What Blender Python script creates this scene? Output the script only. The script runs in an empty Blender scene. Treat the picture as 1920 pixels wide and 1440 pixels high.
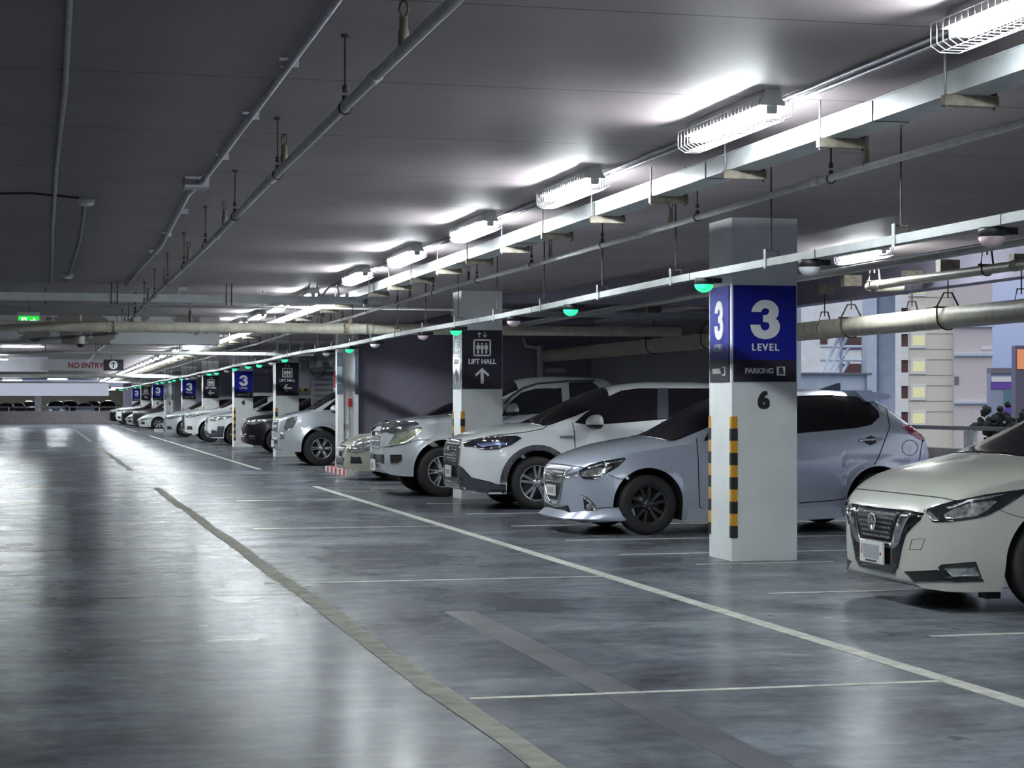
import bpy, bmesh, math, random
from mathutils import Vector, Matrix, Euler
from mathutils.bvhtree import BVHTree
random.seed(7)
SC = bpy.context.scene
COL = SC.collection
# ---------------- camera ----------------
FPX = 3600.0
TH = math.atan(875 / FPX)
CAM = Vector((0, 0, 1.36))
cd = bpy.data.cameras.new('camera')
cd.sensor_width = 36; cd.lens = FPX / 1920 * 36
cd.shift_y = 37 / 1920
cd.clip_start = 0.05; cd.clip_end = 1500
cam = bpy.data.objects.new('camera', cd)
cam.location = CAM
cam.rotation_euler = (math.pi / 2, 0, -TH)
COL.objects.link(cam)
SC.camera = cam
FW = Vector((math.sin(TH), math.cos(TH), 0)); RT = Vector((math.cos(TH), -math.sin(TH), 0)); UP = Vector((0, 0, 1))
# ---------------- colour management ----------------
SC.view_settings.view_transform = 'Standard'
SC.view_settings.look = 'None'
SC.view_settings.exposure = 2.08
SC.view_settings.gamma = 1
SC.view_settings.use_curve_mapping = False
SC.cycles.use_denoising = True
SC.cycles.max_bounces = 6
SC.cycles.diffuse_bounces = 4
SC.cycles.glossy_bounces = 3
SC.cycles.transmission_bounces = 2
SC.cycles.sample_clamp_indirect = 6
SC.cycles.caustics_reflective = False
SC.cycles.caustics_refractive = False
# ---------------- sky: blue dusk ----------------
TUBE = 62.0          # fluorescent tube radiance
SKY = 1.0
w = bpy.data.worlds.new('dusk_sky'); SC.world = w; w.use_nodes = True
nt = w.node_tree; bg = nt.nodes['Background']
tc = nt.nodes.new('ShaderNodeTexCoord'); sp = nt.nodes.new('ShaderNodeSeparateXYZ'); cr = nt.nodes.new('ShaderNodeValToRGB')
nt.links.new(tc.outputs['Generated'], sp.inputs[0]); nt.links.new(sp.outputs['Z'], cr.inputs[0]); nt.links.new(cr.outputs[0], bg.inputs[0])
cr.color_ramp.elements[0].position = 0.0; cr.color_ramp.elements[0].color = (0.055, 0.072, 0.128, 1)
cr.color_ramp.elements[1].position = 0.35; cr.color_ramp.elements[1].color = (0.27, 0.275, 0.29, 1)
bg.inputs[1].default_value = SKY

# ================= materials =================
MATS = {}
def mat(name, col, rough=.6, metal=0., noise=.06, nscale=6., bump=0., coat=0., emis=None, estr=0., spec=.5, stretch=None, alpha=None, trans=0.):
    if name in MATS: return MATS[name]
    m = bpy.data.materials.new(name); m.use_nodes = True
    t = m.node_tree; b = t.nodes['Principled BSDF']
    b.inputs['Roughness'].default_value = rough; b.inputs['Metallic'].default_value = metal
    b.inputs['Specular IOR Level'].default_value = spec
    if coat: b.inputs['Coat Weight'].default_value = coat; b.inputs['Coat Roughness'].default_value = .04
    if trans: b.inputs['Transmission Weight'].default_value = trans
    tc = t.nodes.new('ShaderNodeTexCoord'); n = t.nodes.new('ShaderNodeTexNoise'); n.inputs['Scale'].default_value = nscale; n.inputs['Detail'].default_value = 5
    src = tc.outputs['Object']
    if stretch:
        mp = t.nodes.new('ShaderNodeMapping'); mp.inputs['Scale'].default_value = stretch
        t.links.new(src, mp.inputs[0]); src = mp.outputs[0]
    t.links.new(src, n.inputs['Vector'])
    r = t.nodes.new('ShaderNodeValToRGB')
    lo = [max(0, c * (1 - noise)) for c in col[:3]]; hi = [min(1, c * (1 + noise)) for c in col[:3]]
    r.color_ramp.elements[0].position = .35; r.color_ramp.elements[1].position = .65
    r.color_ramp.elements[0].color = (*lo, 1); r.color_ramp.elements[1].color = (*hi, 1)
    t.links.new(n.outputs['Fac'], r.inputs[0]); t.links.new(r.outputs[0], b.inputs['Base Color'])
    if bump:
        bp = t.nodes.new('ShaderNodeBump'); bp.inputs['Strength'].default_value = bump; bp.inputs['Distance'].default_value = .01
        t.links.new(n.outputs['Fac'], bp.inputs['Height']); t.links.new(bp.outputs[0], b.inputs['Normal'])
    if emis:
        b.inputs['Emission Color'].default_value = (*emis, 1); b.inputs['Emission Strength'].default_value = estr
    MATS[name] = m
    return m

def floor_material():
    m = bpy.data.materials.new('sealed_concrete_floor'); m.use_nodes = True
    t = m.node_tree; b = t.nodes['Principled BSDF']; L = t.links.new
    tc = t.nodes.new('ShaderNodeTexCoord')
    def noise(scale, st, det=6, dist=0.):
        mp = t.nodes.new('ShaderNodeMapping'); mp.inputs['Scale'].default_value = st
        n = t.nodes.new('ShaderNodeTexNoise'); n.inputs['Scale'].default_value = scale; n.inputs['Detail'].default_value = det; n.inputs['Distortion'].default_value = dist
        n.inputs['Roughness'].default_value = .62
        L(tc.outputs['Object'], mp.inputs[0]); L(mp.outputs[0], n.inputs['Vector']); return n.outputs['Fac']
    def ramp(f, p0, c0, p1, c1):
        r = t.nodes.new('ShaderNodeValToRGB'); r.color_ramp.elements[0].position = p0; r.color_ramp.elements[1].position = p1
        r.color_ramp.elements[0].color = (*c0, 1); r.color_ramp.elements[1].color = (*c1, 1); L(f, r.inputs[0]); return r.outputs[0]
    def mix(a, bb, f, mode='MULTIPLY'):
        x = t.nodes.new('ShaderNodeMixRGB'); x.blend_type = mode
        if isinstance(f, float): x.inputs[0].default_value = f
        else: L(f, x.inputs[0])
        for i, v in ((1, a), (2, bb)):
            if isinstance(v, tuple): x.inputs[i].default_value = (*v, 1)
            else: L(v, x.inputs[i])
        return x.outputs[0]
    big = noise(.3, (1, 1, 1), 7, .4)
    med = noise(1.1, (1, 1, 1), 7, .3)
    fine = noise(8, (1, 1, 1), 5)
    base = ramp(big, .36, (.100, .106, .125), .64, (.21, .235, .256))
    c = mix(base, ramp(med, .34, (.60, .57, .60), .60, (1.12, 1.12, 1.12)), 1.0)
    c = mix(c, ramp(fine, .34, (.80, .79, .80), .62, (1.08, 1.08, 1.08)), 1.0)
    c = mix(c, ramp(noise(2.2, (.5, 2.2, 1), 6, .6), .36, (.78, .76, .78), .56, (1.05, 1.05, 1.05)), .8)
    spots = ramp(noise(3.2, (1, .45, 1), 3), .70, (1, 1, 1), .715, (.45, .42, .42))
    c = mix(c, spots, .8)
    L(c, b.inputs['Base Color'])
    rr = ramp(med, .25, (.20, .20, .20), .75, (.27, .27, .27))
    rr2 = mix(rr, ramp(big, .35, (.93, .93, .93), .65, (1.07, 1.07, 1.07)), 1.0)
    L(rr2, b.inputs['Roughness'])
    b.inputs['Specular IOR Level'].default_value = .018
    bp = t.nodes.new('ShaderNodeBump'); bp.inputs['Strength'].default_value = .22; bp.inputs['Distance'].default_value = .012
    L(noise(1.3, (.45, 1.5, 1), 3), bp.inputs['Height']); L(bp.outputs[0], b.inputs['Normal'])
    return m

def ceiling_material():
    m = bpy.data.materials.new('painted_soffit'); m.use_nodes = True
    t = m.node_tree; b = t.nodes['Principled BSDF']; L = t.links.new
    tc = t.nodes.new('ShaderNodeTexCoord'); s = t.nodes.new('ShaderNodeSeparateXYZ'); L(tc.outputs['Object'], s.inputs[0])
    def M(op, a, bb=None):
        n = t.nodes.new('ShaderNodeMath'); n.operation = op
        for i, v in enumerate((a, bb)):
            if v is None: continue
            if isinstance(v, (int, float)): n.inputs[i].default_value = v
            else: L(v, n.inputs[i])
        return n.outputs[0]
    # formwork joints every 1.95 m across the aisle
    y = M('ADD', s.outputs['Y'], 0.25)
    d = M('ABSOLUTE', M('SUBTRACT', M('FRACT', M('DIVIDE', y, 1.95)), .5))
    joint = M('GREATER_THAN', d, .4955)
    n = t.nodes.new('ShaderNodeTexNoise'); n.inputs['Scale'].default_value = 1.2; n.inputs['Detail'].default_value = 5; L(tc.outputs['Object'], n.inputs['Vector'])
    r = t.nodes.new('ShaderNodeValToRGB'); r.color_ramp.elements[0].position = .3; r.color_ramp.elements[1].position = .7
    r.color_ramp.elements[0].color = (.37, .32, .335, 1); r.color_ramp.elements[1].color = (.44, .385, .40, 1)
    L(n.outputs['Fac'], r.inputs[0])
    x = t.nodes.new('ShaderNodeMixRGB'); L(joint, x.inputs[0]); L(r.outputs[0], x.inputs[1]); x.inputs[2].default_value = (.16, .15, .15, 1)
    L(x.outputs[0], b.inputs['Base Color']); b.inputs['Roughness'].default_value = .55
    b.inputs['Specular IOR Level'].default_value = .3
    return m

def peeling_material():
    m = bpy.data.materials.new('peeling_paint'); m.use_nodes = True
    t = m.node_tree; b = t.nodes['Principled BSDF']; L = t.links.new
    tc = t.nodes.new('ShaderNodeTexCoord'); n = t.nodes.new('ShaderNodeTexNoise'); n.inputs['Scale'].default_value = 1.0; n.inputs['Detail'].default_value = 9
    L(tc.outputs['Object'], n.inputs['Vector'])
    r = t.nodes.new('ShaderNodeValToRGB'); r.color_ramp.interpolation = 'CONSTANT'
    r.color_ramp.elements[0].position = 0; r.color_ramp.elements[1].position = .53
    r.color_ramp.elements[0].color = (.52, .54, .56, 1); r.color_ramp.elements[1].color = (.22, .20, .19, 1)
    L(n.outputs['Fac'], r.inputs[0]); L(r.outputs[0], b.inputs['Base Color']); b.inputs['Roughness'].default_value = .7
    return m

M_FLOOR = floor_material(); M_CEIL = ceiling_material(); M_PEEL = peeling_material()
M_WHITEWALL = mat('white_painted_concrete', (.86, .89, .89), .55, noise=.04, nscale=3)
M_GREYWALL = mat('grey_painted_wall', (.34, .32, .41), .6, noise=.05, nscale=2)
M_LIGHTWALL = mat('light_grey_wall', (.40, .40, .44), .6, noise=.05)
M_BLUEWALL = mat('pale_blue_wall', (.52, .62, .74), .6)
M_PARAPET = mat('parapet_concrete', (.36, .33, .36), .7, noise=.1)
M_TRUNK = mat('galvanised_trunking', (.62, .66, .67), .42, .1, noise=.1, nscale=4)
M_TRAY = mat('painted_slim_tray', (.30, .315, .315), .5, noise=.08)
M_BOUNCE = mat('white_bounce_wall', (.82, .82, .82), .7)  # pale finish of the unseen added walls, chosen to bounce lamp light
M_CREAM = mat('cream_painted_pipe', (.60, .58, .47), .45, noise=.12, nscale=8)
M_CREAMRUST = mat('rusty_cream_pipe', (.45, .40, .28), .6, noise=.4, nscale=14)
M_CREAM2 = mat('grey_white_pipe', (.70, .71, .67), .42, noise=.1, nscale=9)
M_CONDUIT = mat('galvanised_conduit', (.55, .55, .60), .4, .5, noise=.15, nscale=12)
M_ROD = mat('rusty_dark_rod', (.09, .065, .06), .7, .3, noise=.3, nscale=30)
M_ROD2 = mat('zinc_rod', (.42, .42, .42), .5, .6, noise=.2, nscale=30)
M_BRACKET = mat('weathered_bracket', (.28, .25, .20), .65, .3, noise=.3, nscale=18)
M_BRASS = mat('bronze_sprinkler', (.16, .11, .07), .45, .7)
M_HOUSING = mat('white_batten_housing', (.70, .72, .70), .4)
M_WIRE = mat('chromed_wire', (.75, .75, .78), .3, .8)
M_TUBE = mat('fluorescent_tube', (1, 1, 1), .4, emis=(.90, .975, 1.0), estr=TUBE)
M_TUBECAP = mat('tube_holder', (.5, .5, .5), .5)
M_GREEN = mat('green_indicator_dome', (.05, .6, .3), .3, emis=(.03, .86, .36), estr=.27)
M_WHITEDOME = mat('unlit_indicator_dome', (.68, .70, .74), .25, nscale=20)
M_PINKDOME = mat('pinkish_indicator_dome', (.72, .56, .60), .25, nscale=20)
M_BLACKPL = mat('black_plastic', (.02, .02, .022), .45)
M_LINE = mat('worn_white_line_paint', (.50, .51, .46), .5, spec=.1, noise=.22, nscale=9)
M_LINE2 = mat('worn_grey_line_paint', (.25, .24, .21), .6, spec=.05, noise=.25, nscale=7)
M_TYREMARK = mat('tyre_mark', (.075, .075, .09), .35, spec=.05, noise=.3, nscale=3)
M_BLUE = mat('blue_sign_film', (.008, .014, .26), .42, spec=.22, noise=.03)
M_DARKSIGN = mat('charcoal_sign_film', (.03, .024, .038), .42, spec=.22, noise=.03)
M_SIGNWHITE = mat('white_sign_lettering', (.86, .88, .87), .4, noise=.02)
M_SILVERSIGN = mat('silver_reflective_sign', (.35, .40, .50), .12, .6)
M_YELLOW = mat('amber_guard_rubber', (.72, .36, .03), .5)
M_BLACKRUB = mat('black_guard_rubber', (.02, .02, .02), .55)
M_NUMBER = mat('black_stencil_paint', (.02, .02, .02), .5)
M_RED = mat('red_paint', (.42, .02, .03), .45)
M_REDTXT = mat('dark_red_lettering', (.20, .02, .02), .5)
M_WHITEP = mat('white_paint', (.78, .78, .78), .45)
M_EXITG = mat('exit_sign_green', (.02, .5, .08), .4, emis=(.03, .8, .06), estr=.22)
M_EXITW = mat('exit_sign_white', (.9, .9, .9), .4, emis=(.9, 1, .9), estr=.25)
M_TYRE = mat('tyre_rubber', (.018, .017, .019), .75, noise=.1, nscale=30)
M_RIM = mat('silver_alloy', (.62, .62, .66), .25, .85)
M_DKRIM = mat('gunmetal_alloy', (.06, .06, .065), .3, .6)
M_BRAKE = mat('brake_disc_steel', (.10, .10, .10), .5, .6)
M_GLASS = mat('tinted_car_glass', (.012, .010, .012), .04, spec=.45, noise=.02)
M_GLASS2 = mat('dark_car_glass', (.02, .022, .024), .06, spec=.5, noise=.05)
M_CHROME = mat('chrome', (.78, .78, .80), .12, 1.)
M_LAMPDK = mat('headlamp_dark_lens', (.03, .03, .035), .08, .2, coat=.8)
M_LAMPCL = mat('headlamp_clear_lens', (.5, .52, .52), .1, .7, noise=.5, nscale=25, coat=.8)
M_LAMPYL = mat('aged_headlamp_lens', (.42, .44, .34), .15, .4, noise=.3, nscale=15, coat=.6)
M_TAIL = mat('red_tail_lens', (.30, .015, .05), .1, coat=.8)
M_UNDER = mat('underbody_black', (.012, .012, .012), .8)
M_CLAD = mat('grey_plastic_cladding', (.055, .055, .075), .5)
M_MESH = mat('black_grille_mesh', (.015, .015, .017), .35, nscale=60, noise=.4)
M_PLATE = mat('number_plate', (.72, .73, .70), .4)
M_PLATEG = mat('blurred_plate_centre', (.36, .37, .42), .5)
M_PLATED = mat('plate_dark_print', (.05, .05, .05), .5)
M_SEAM = mat('panel_gap', (.012, .012, .014), .8)
def paint(name, col, metal=.0, rough=.3): return mat(name, col, rough, metal, noise=.02, nscale=2, coat=1.)
P_SILVERBLUE = paint('silver_blue_car_paint', (.54, .59, .70), .35, .3)
P_WHITE = paint('white_car_paint', (.80, .83, .84))
P_PEARL = paint('pearl_white_car_paint', (.54, .55, .49))
P_SILVER = paint('silver_car_paint', (.62, .66, .70), .4, .3)
P_GOLD = paint('champagne_car_paint', (.55, .54, .43), .35, .32)
P_BLACK = mat('black_car_paint', (.010, .008, .011), .3, coat=.15, spec=.25)
P_DKGREY = paint('dark_grey_car_paint', (.06, .06, .07), .5)
P_LBLUE = paint('pale_blue_car_paint', (.42, .52, .68), .3)

# ================= object helpers =================
def mk(name, bm, mats, parent=None, smooth=False, sharp=None):
    me = bpy.data.meshes.new(name)
    if sharp is not None:
        for e in bm.edges:
            if len(e.link_faces) == 2 and e.calc_face_angle(0) > sharp: e.smooth = False
    if smooth:
        for f in bm.faces: f.smooth = True
    bm.to_mesh(me); bm.free()
    for m in (mats if isinstance(mats, (list, tuple)) else [mats]): me.materials.append(m)
    o = bpy.data.objects.new(name, me); COL.objects.link(o)
    if parent: o.parent = parent
    return o
def tag(o, label, cat, group=None):
    o['label'] = label; o['category'] = cat
    if group: o['group'] = group
    return o
def thing(name, label, cat, loc=(0, 0, 0), group=None, rz=0):
    o = bpy.data.objects.new(name, None); COL.objects.link(o); o.location = loc; o.rotation_euler = (0, 0, rz)
    o.empty_display_size = .1
    return tag(o, label, cat, group)
def struct(name, bm, mats, parent=None, smooth=False):
    o = mk(name, bm, mats, parent, smooth)
    o['kind'] = 'structure'
    return o
def dup(root, loc=None, label=None, group=None, rz=None):
    r = root.copy(); COL.objects.link(r)
    if loc is not None: r.location = loc
    if rz is not None: r.rotation_euler = (0, 0, rz)
    if label: r['label'] = label
    if group: r['group'] = group
    for ch in list(root.children):
        c = ch.copy(); COL.objects.link(c); c.parent = r
        for g in list(ch.children):
            d = g.copy(); COL.objects.link(d); d.parent = c
    return r
def B(): return bmesh.new()
def box(bm, x0, x1, y0, y1, z0, z1, mi=0):
    v = [bm.verts.new(p) for p in ((x0, y0, z0), (x1, y0, z0), (x1, y1, z0), (x0, y1, z0), (x0, y0, z1), (x1, y0, z1), (x1, y1, z1), (x0, y1, z1))]
    for f in ((0, 3, 2, 1), (4, 5, 6, 7), (0, 1, 5, 4), (1, 2, 6, 5), (2, 3, 7, 6), (3, 0, 4, 7)):
        bm.faces.new([v[i] for i in f]).material_index = mi
    return bm
def tube(bm, pts, r, seg=10, mi=0, cap=True):
    pts = [Vector(p) for p in pts]; rings = []
    rr = r if isinstance(r, (list, tuple)) else [r] * len(pts)
    for i, p in enumerate(pts):
        d = (pts[min(i + 1, len(pts) - 1)] - pts[max(i - 1, 0)]).normalized()
        a = Vector((0, 0, 1)) if abs(d.z) < .9 else Vector((1, 0, 0))
        u = d.cross(a).normalized(); v = d.cross(u).normalized()
        rings.append([bm.verts.new(p + u * rr[i] * math.cos(2 * math.pi * k / seg) + v * rr[i] * math.sin(2 * math.pi * k / seg)) for k in range(seg)])
    for a, b in zip(rings, rings[1:]):
        for k in range(seg):
            f = bm.faces.new((a[k], a[(k + 1) % seg], b[(k + 1) % seg], b[k])); f.material_index = mi; f.smooth = True
    if cap:
        for rg, rev in ((rings[0], False), (rings[-1], True)):
            f = bm.faces.new(rg[::-1] if rev else rg); f.material_index = mi
    return bm
def lathe(bm, prof, seg=24, axis='y', c=(0, 0, 0), mi=0, close=True):
    rings = []
    for r, h in prof:
        ring = []
        for k in range(seg):
            a = 2 * math.pi * k / seg
            if axis == 'y': p = (c[0] + r * math.cos(a), c[1] + h, c[2] + r * math.sin(a))
            else: p = (c[0] + r * math.cos(a), c[1] + r * math.sin(a), c[2] + h)
            ring.append(bm.verts.new(p))
        rings.append(ring)
    for a, b in zip(rings, rings[1:]):
        for k in range(seg):
            f = bm.faces.new((a[k], a[(k + 1) % seg], b[(k + 1) % seg], b[k])); f.material_index = mi; f.smooth = True
    if close:
        for rg in (rings[0], rings[-1]):
            try: bm.faces.new(rg).material_index = mi
            except ValueError: pass
    bmesh.ops.recalc_face_normals(bm, faces=bm.faces[:])
    return bm
def prism(bm, poly, d0, d1, fn, mi=0):
    """poly 2-D, extruded d0..d1; fn(u,v,d)->point"""
    a = [bm.verts.new(fn(u, v, d0)) for u, v in poly]; b = [bm.verts.new(fn(u, v, d1)) for u, v in poly]
    fs = [bm.faces.new(a), bm.faces.new(b[::-1])]
    n = len(poly)
    for i in range(n): fs.append(bm.faces.new((a[i], b[i], b[(i + 1) % n], a[(i + 1) % n])))
    for f in fs: f.material_index = mi
    bmesh.ops.recalc_face_normals(bm, faces=fs)
    return bm
def text_bm(s, size, bold=0., ext=.004, sx=1., spacing=1.):
    cu = bpy.data.curves.new('lettering', 'FONT'); cu.body = s; cu.size = size; cu.extrude = ext
    cu.align_x = 'CENTER'; cu.align_y = 'CENTER'; cu.space_character = spacing
    o = bpy.data.objects.new('lettering', cu); COL.objects.link(o)
    dg = bpy.context.evaluated_depsgraph_get()
    me = bpy.data.meshes.new_from_object(o.evaluated_get(dg))
    bm = bmesh.new()
    sh = [(0, 0)] if not bold else [(-bold, 0), (bold, 0), (0, bold * .6), (0, -bold * .6), (-bold, bold * .6), (bold, bold * .6), (-bold, -bold * .6), (bold, -bold * .6)]
    for dx, dy in sh:
        n0 = len(bm.verts); bm.from_mesh(me); bm.verts.ensure_lookup_table()
        for v in bm.verts[n0:]: v.co.x += dx; v.co.y += dy; v.co.z += .0006 * len(bm.verts) / max(1, len(me.vertices))
    bpy.data.objects.remove(o); bpy.data.meshes.remove(me); bpy.data.curves.remove(cu)
    bmesh.ops.scale(bm, vec=(sx, 1, 1), verts=bm.verts[:])
    return bm
def face_xf(bm, side, loc):
    """side 'front': lies in XZ, faces -Y; 'left': faces -X"""
    e = Euler((math.pi / 2, 0, 0)) if side == 'front' else Euler((math.pi / 2, 0, -math.pi / 2))
    bmesh.ops.transform(bm, matrix=Matrix.Translation(loc) @ e.to_matrix().to_4x4(), verts=bm.verts[:])
    return bm
# ================= building shell =================
ZC = 2.97
GX = 5.76                                   # pillar line
PILLARS = [15.66, 26.75, 49.45, 60.7, 72.9, 84.2, 108.0, 121.0, 133.6]
fl = struct('floor', box(B(), -9.0, 11.25, -8, 134.6, -.3, 0), M_FLOOR)
def paintline(name, x0, x1, y0, y1, m, h=.0025):
    o = struct(name, box(B(), x0, x1, y0, y1, 0.0002, h), m, fl); return o
for a, b in ((3, 31.5), (39.8, 83), (95, 130)):
    paintline('aisle_line', 4.255, 4.365, a, b, M_LINE)
# grey drive line: slightly wandering band
for a, b in ((4.5, 31.6), (39.8, 62), (70, 118)):
    bm = B(); n = max(2, int((b - a) / 1.5)); prev = None
    for i in range(n + 1):
        y = a + (b - a) * i / n; x = 1.84 - .0035 * y + .012 * math.sin(y * 1.1); wv = .066 + .006 * math.sin(y * 2.3)
        cur = [bm.verts.new((x - wv, y, .0028)), bm.verts.new((x + wv, y, .0028))]
        if prev: bm.faces.new((prev[0], prev[1], cur[1], cur[0]))
        prev = cur
    struct('drive_line', bm, M_LINE2, fl)
for y, x0 in ((8.62, 1.9), (14.5, 1.6), (20.9, 2.2), (27.0, 2.6)):
    paintline('cross_line', x0, 4.27, y, y + .05, M_LINE)
for y, x1 in ((13.7, 1.7), (15.65, 1.2), (18.3, 2.4), (24.2, 1.6)): paintline('floor_joint', -9, x1, y, y + .012, M_SEAM, .0008)
paintline('tyre_mark', 2.53, 2.73, 5.0, 12.3, M_TYREMARK, .0012)
ys = [7.7, 10.3, 12.9, 16.55, 18.4, 20.7, 23.1, 25.6]
for c0 in (26.75, 38.1, 49.45, 60.7, 72.9, 84.2, 95.5): ys += [c0 + .95 + 2.5 * k for k in range(4)]
for y in ys: paintline('bay_line', 5.03, 10.2, y, y + .06, M_LINE)
paintline('bay_line', 5.35, 6.6, 15.38, 15.43, M_LINE)
struct('ceiling', box(B(), -9.0, 7.05, -8, 134.6, ZC, ZC + .35), M_CEIL)
struct('ceiling_right', box(B(), 7.05, 11.25, -8, 134.6, 3.22, 3.4), M_CEIL)
struct('wall_left_light_blocker', box(B(), -9.3, -9.0, -8, 134.6, 0, 3), M_BOUNCE)  # unseen wall added to keep sky light out and bounce fill back
struct('wall_rear_light_blocker', box(B(), -9.3, 11.25, -8.3, -8, 0, 3.3), M_BOUNCE)  # likewise added behind the camera, out of view, as sky block and bounce
# open edge on the right: parapet + edge beam, then lift-core walls
struct('parapet_right', box(B(), 11.0, 11.25, -8, 28.0, -3.2, .80), M_PARAPET)
struct('edge_beam', box(B(), 11.0, 11.28, -8, 28.0, 2.84, 3.4), M_GREYWALL)
wr = struct('wall_right', box(B(), 11.0, 11.36, 28.0, 134.6, -3.2, 3.4), [M_LIGHTWALL])
struct('wall_end_face', box(B(), 11.0, 11.4, 27.9, 28.0, -3.2, 3.4), M_BLUEWALL)
struct('wall_lift_core', box(B(), 6.12, 11.0, 38.3, 38.6, 0, 3.22), M_GREYWALL)
struct('wall_stair_core', box(B(), 6.12, 11.0, 96.3, 96.6, 0, 3.22), M_GREYWALL)
struct('wall_end_right', box(B(), 5.2, 11.0, 134.6, 134.9, 0, 3.22), M_GREYWALL)
struct('parapet_far', box(B(), -9.0, 5.2, 134.3, 134.6, 0, .86), M_PARAPET)
struct('ceiling_beam', box(B(), -9.0, 3.15, 36.0, 36.5, 2.46, ZC), M_PEEL)
struct('ceiling_beam', box(B(), -9.0, .1, 68.2, 68.6, 2.46, ZC), M_LIGHTWALL)
struct('ceiling_beam', box(B(), 3.3, 11.0, 48.9, 49.3, 2.72, ZC), M_LIGHTWALL)
struct('ceiling_beam', box(B(), 6.4, 11.0, 27.2, 27.5, 2.83, 3.22), M_GREYWALL)
# railings
def railing(name, label, p0, p1, z, posts, along):
    t = thing(name, label, 'railing', p0)
    bm = B()
    if along == 'y': box(bm, -.03, .03, 0, p1, z - .05, z)
    else: box(bm, 0, p1, -.03, .03, z - .05, z)
    mk('top_rail', bm, M_DKRAIL, t)
    for s in posts:
        for q in ((0, .14) if along == 'y' else (0,)):
            bm = B()
            if along == 'y': box(bm, -.035, .035, s + q - .05, s + q + .05, -.02, z - .04)
            else: box(bm, s - .025, s + .025, -.02, .02, -.01, z - .04)
            mk('post', bm, M_TRUNK, t)
    return t
M_DKRAIL = mat('grey_handrail', (.20, .19, .22), .45, .3)
railing('parapet_railing', 'grey steel handrail with paired posts on the parapet behind the parked hatchback', (11.12, 0, .8), 28, .28, [1.5 + 2.88 * k for k in range(9) if 1.5 + 2.88 * k < 27.8], 'y')
railing('parapet_railing', 'thin grey handrail on the low wall at the far end of the aisle', (-9, 134.45, .86), 14.1, .30, [.6 + 2.0 * k for k in range(7)], 'x')

# ================= pillars =================
def pillar(y, num, label):
    t = thing('concrete_pillar', label, 'pillar', (GX, y, 0), 'pillars along the parking bays')
    mk('shaft', box(B(), 0, .6, 0, .58, 0, ZC), M_WHITEWALL, t)
    if num:
        bm = face_xf(text_bm(num, .205, .012, .001), 'front', (.29, -.001, 1.385))
        mk('painted_number', bm, M_NUMBER, t)
    for (cx, cy) in ((0, 0), (0, .58)):
        g = mk('corner_guard', box(B(), cx - .006, cx + (.05 if cy == 0 else 0), (cy - .006 if cy == 0 else cy - .05), (cy + .04 if cy == 0 else cy + .006), .2, 1.25), M_YELLOW, t)
        bm = B()
        for k in range(5):
            z = .2 + .21 * k
            box(bm, cx - .0075, cx + (.0515 if cy == 0 else 0), (cy - .0075 if cy == 0 else cy - .0515), (cy + .0415 if cy == 0 else cy + .0075), z, z + .105)
        mk('black_band', bm, M_BLACKRUB, g)
    return t
PNAMES = {15.66: ('6', 'white square pillar numbered 6 with black and amber corner guards'),
          26.75: (None, 'white square pillar with the up-arrow lift hall sign, behind the white crossover'),
          49.45: (None, 'white square pillar with left-arrow lift hall sign beside the black SUV'),
          60.7: ('4', 'white square pillar numbered 4 with a blue level sign'),
          72.9: (None, 'white square pillar with left-arrow lift hall sign beyond pillar 4'),
          84.2: (None, 'white square pillar with blue level sign behind the silver people carrier'),
          108.0: ('2', 'small distant white pillar numbered 2 with blue level sign'),
          121.0: (None, 'small distant pillar carrying the turn-back lift hall sign'),
          133.6: (None, 'farthest white pillar with a blue level sign')}
for y in PILLARS: pillar(y, *PNAMES[y])

def arrow_poly(L, W, s, hw):     # pointing +v, centred
    return [(-s / 2, -L / 2), (s / 2, -L / 2), (s / 2, L / 2 - hw * 1.05), (W / 2 - s * .35, L / 2 - W / 2 - s * .45), (W / 2, L / 2 - W / 2 + s * .2 ), (0, L / 2), (-W / 2, L / 2 - W / 2 + s * .2), (-W / 2 + s * .35, L / 2 - W / 2 - s * .45), (-s / 2, L / 2 - hw * 1.05)]
def flat(poly, side, c, rot=0, d=(0, .004)):
    """polygon lying on a sign face; c = (x,y,z) centre"""
    cr_, sr = math.cos(rot), math.sin(rot)
    pts = [(u * cr_ - v * sr, u * sr + v * cr_) for u, v in poly]
    if side == 'front': fn = lambda u, v, dd: (c[0] + u, c[1] - dd, c[2] + v)
    else: fn = lambda u, v, dd: (c[0] - dd, c[1] - u, c[2] + v)
    return prism(B(), pts, d[0], d[1], fn)
def rect(w_, h_): return [(-w_ / 2, -h_ / 2), (w_ / 2, -h_ / 2), (w_ / 2, h_ / 2), (-w_ / 2, h_ / 2)]
def join(*bms):
    a = bms[0]
    for b in bms[1:]:
        me = bpy.data.meshes.new('t'); b.to_mesh(me); b.free(); a.from_mesh(me); bpy.data.meshes.remove(me)
    return a
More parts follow.
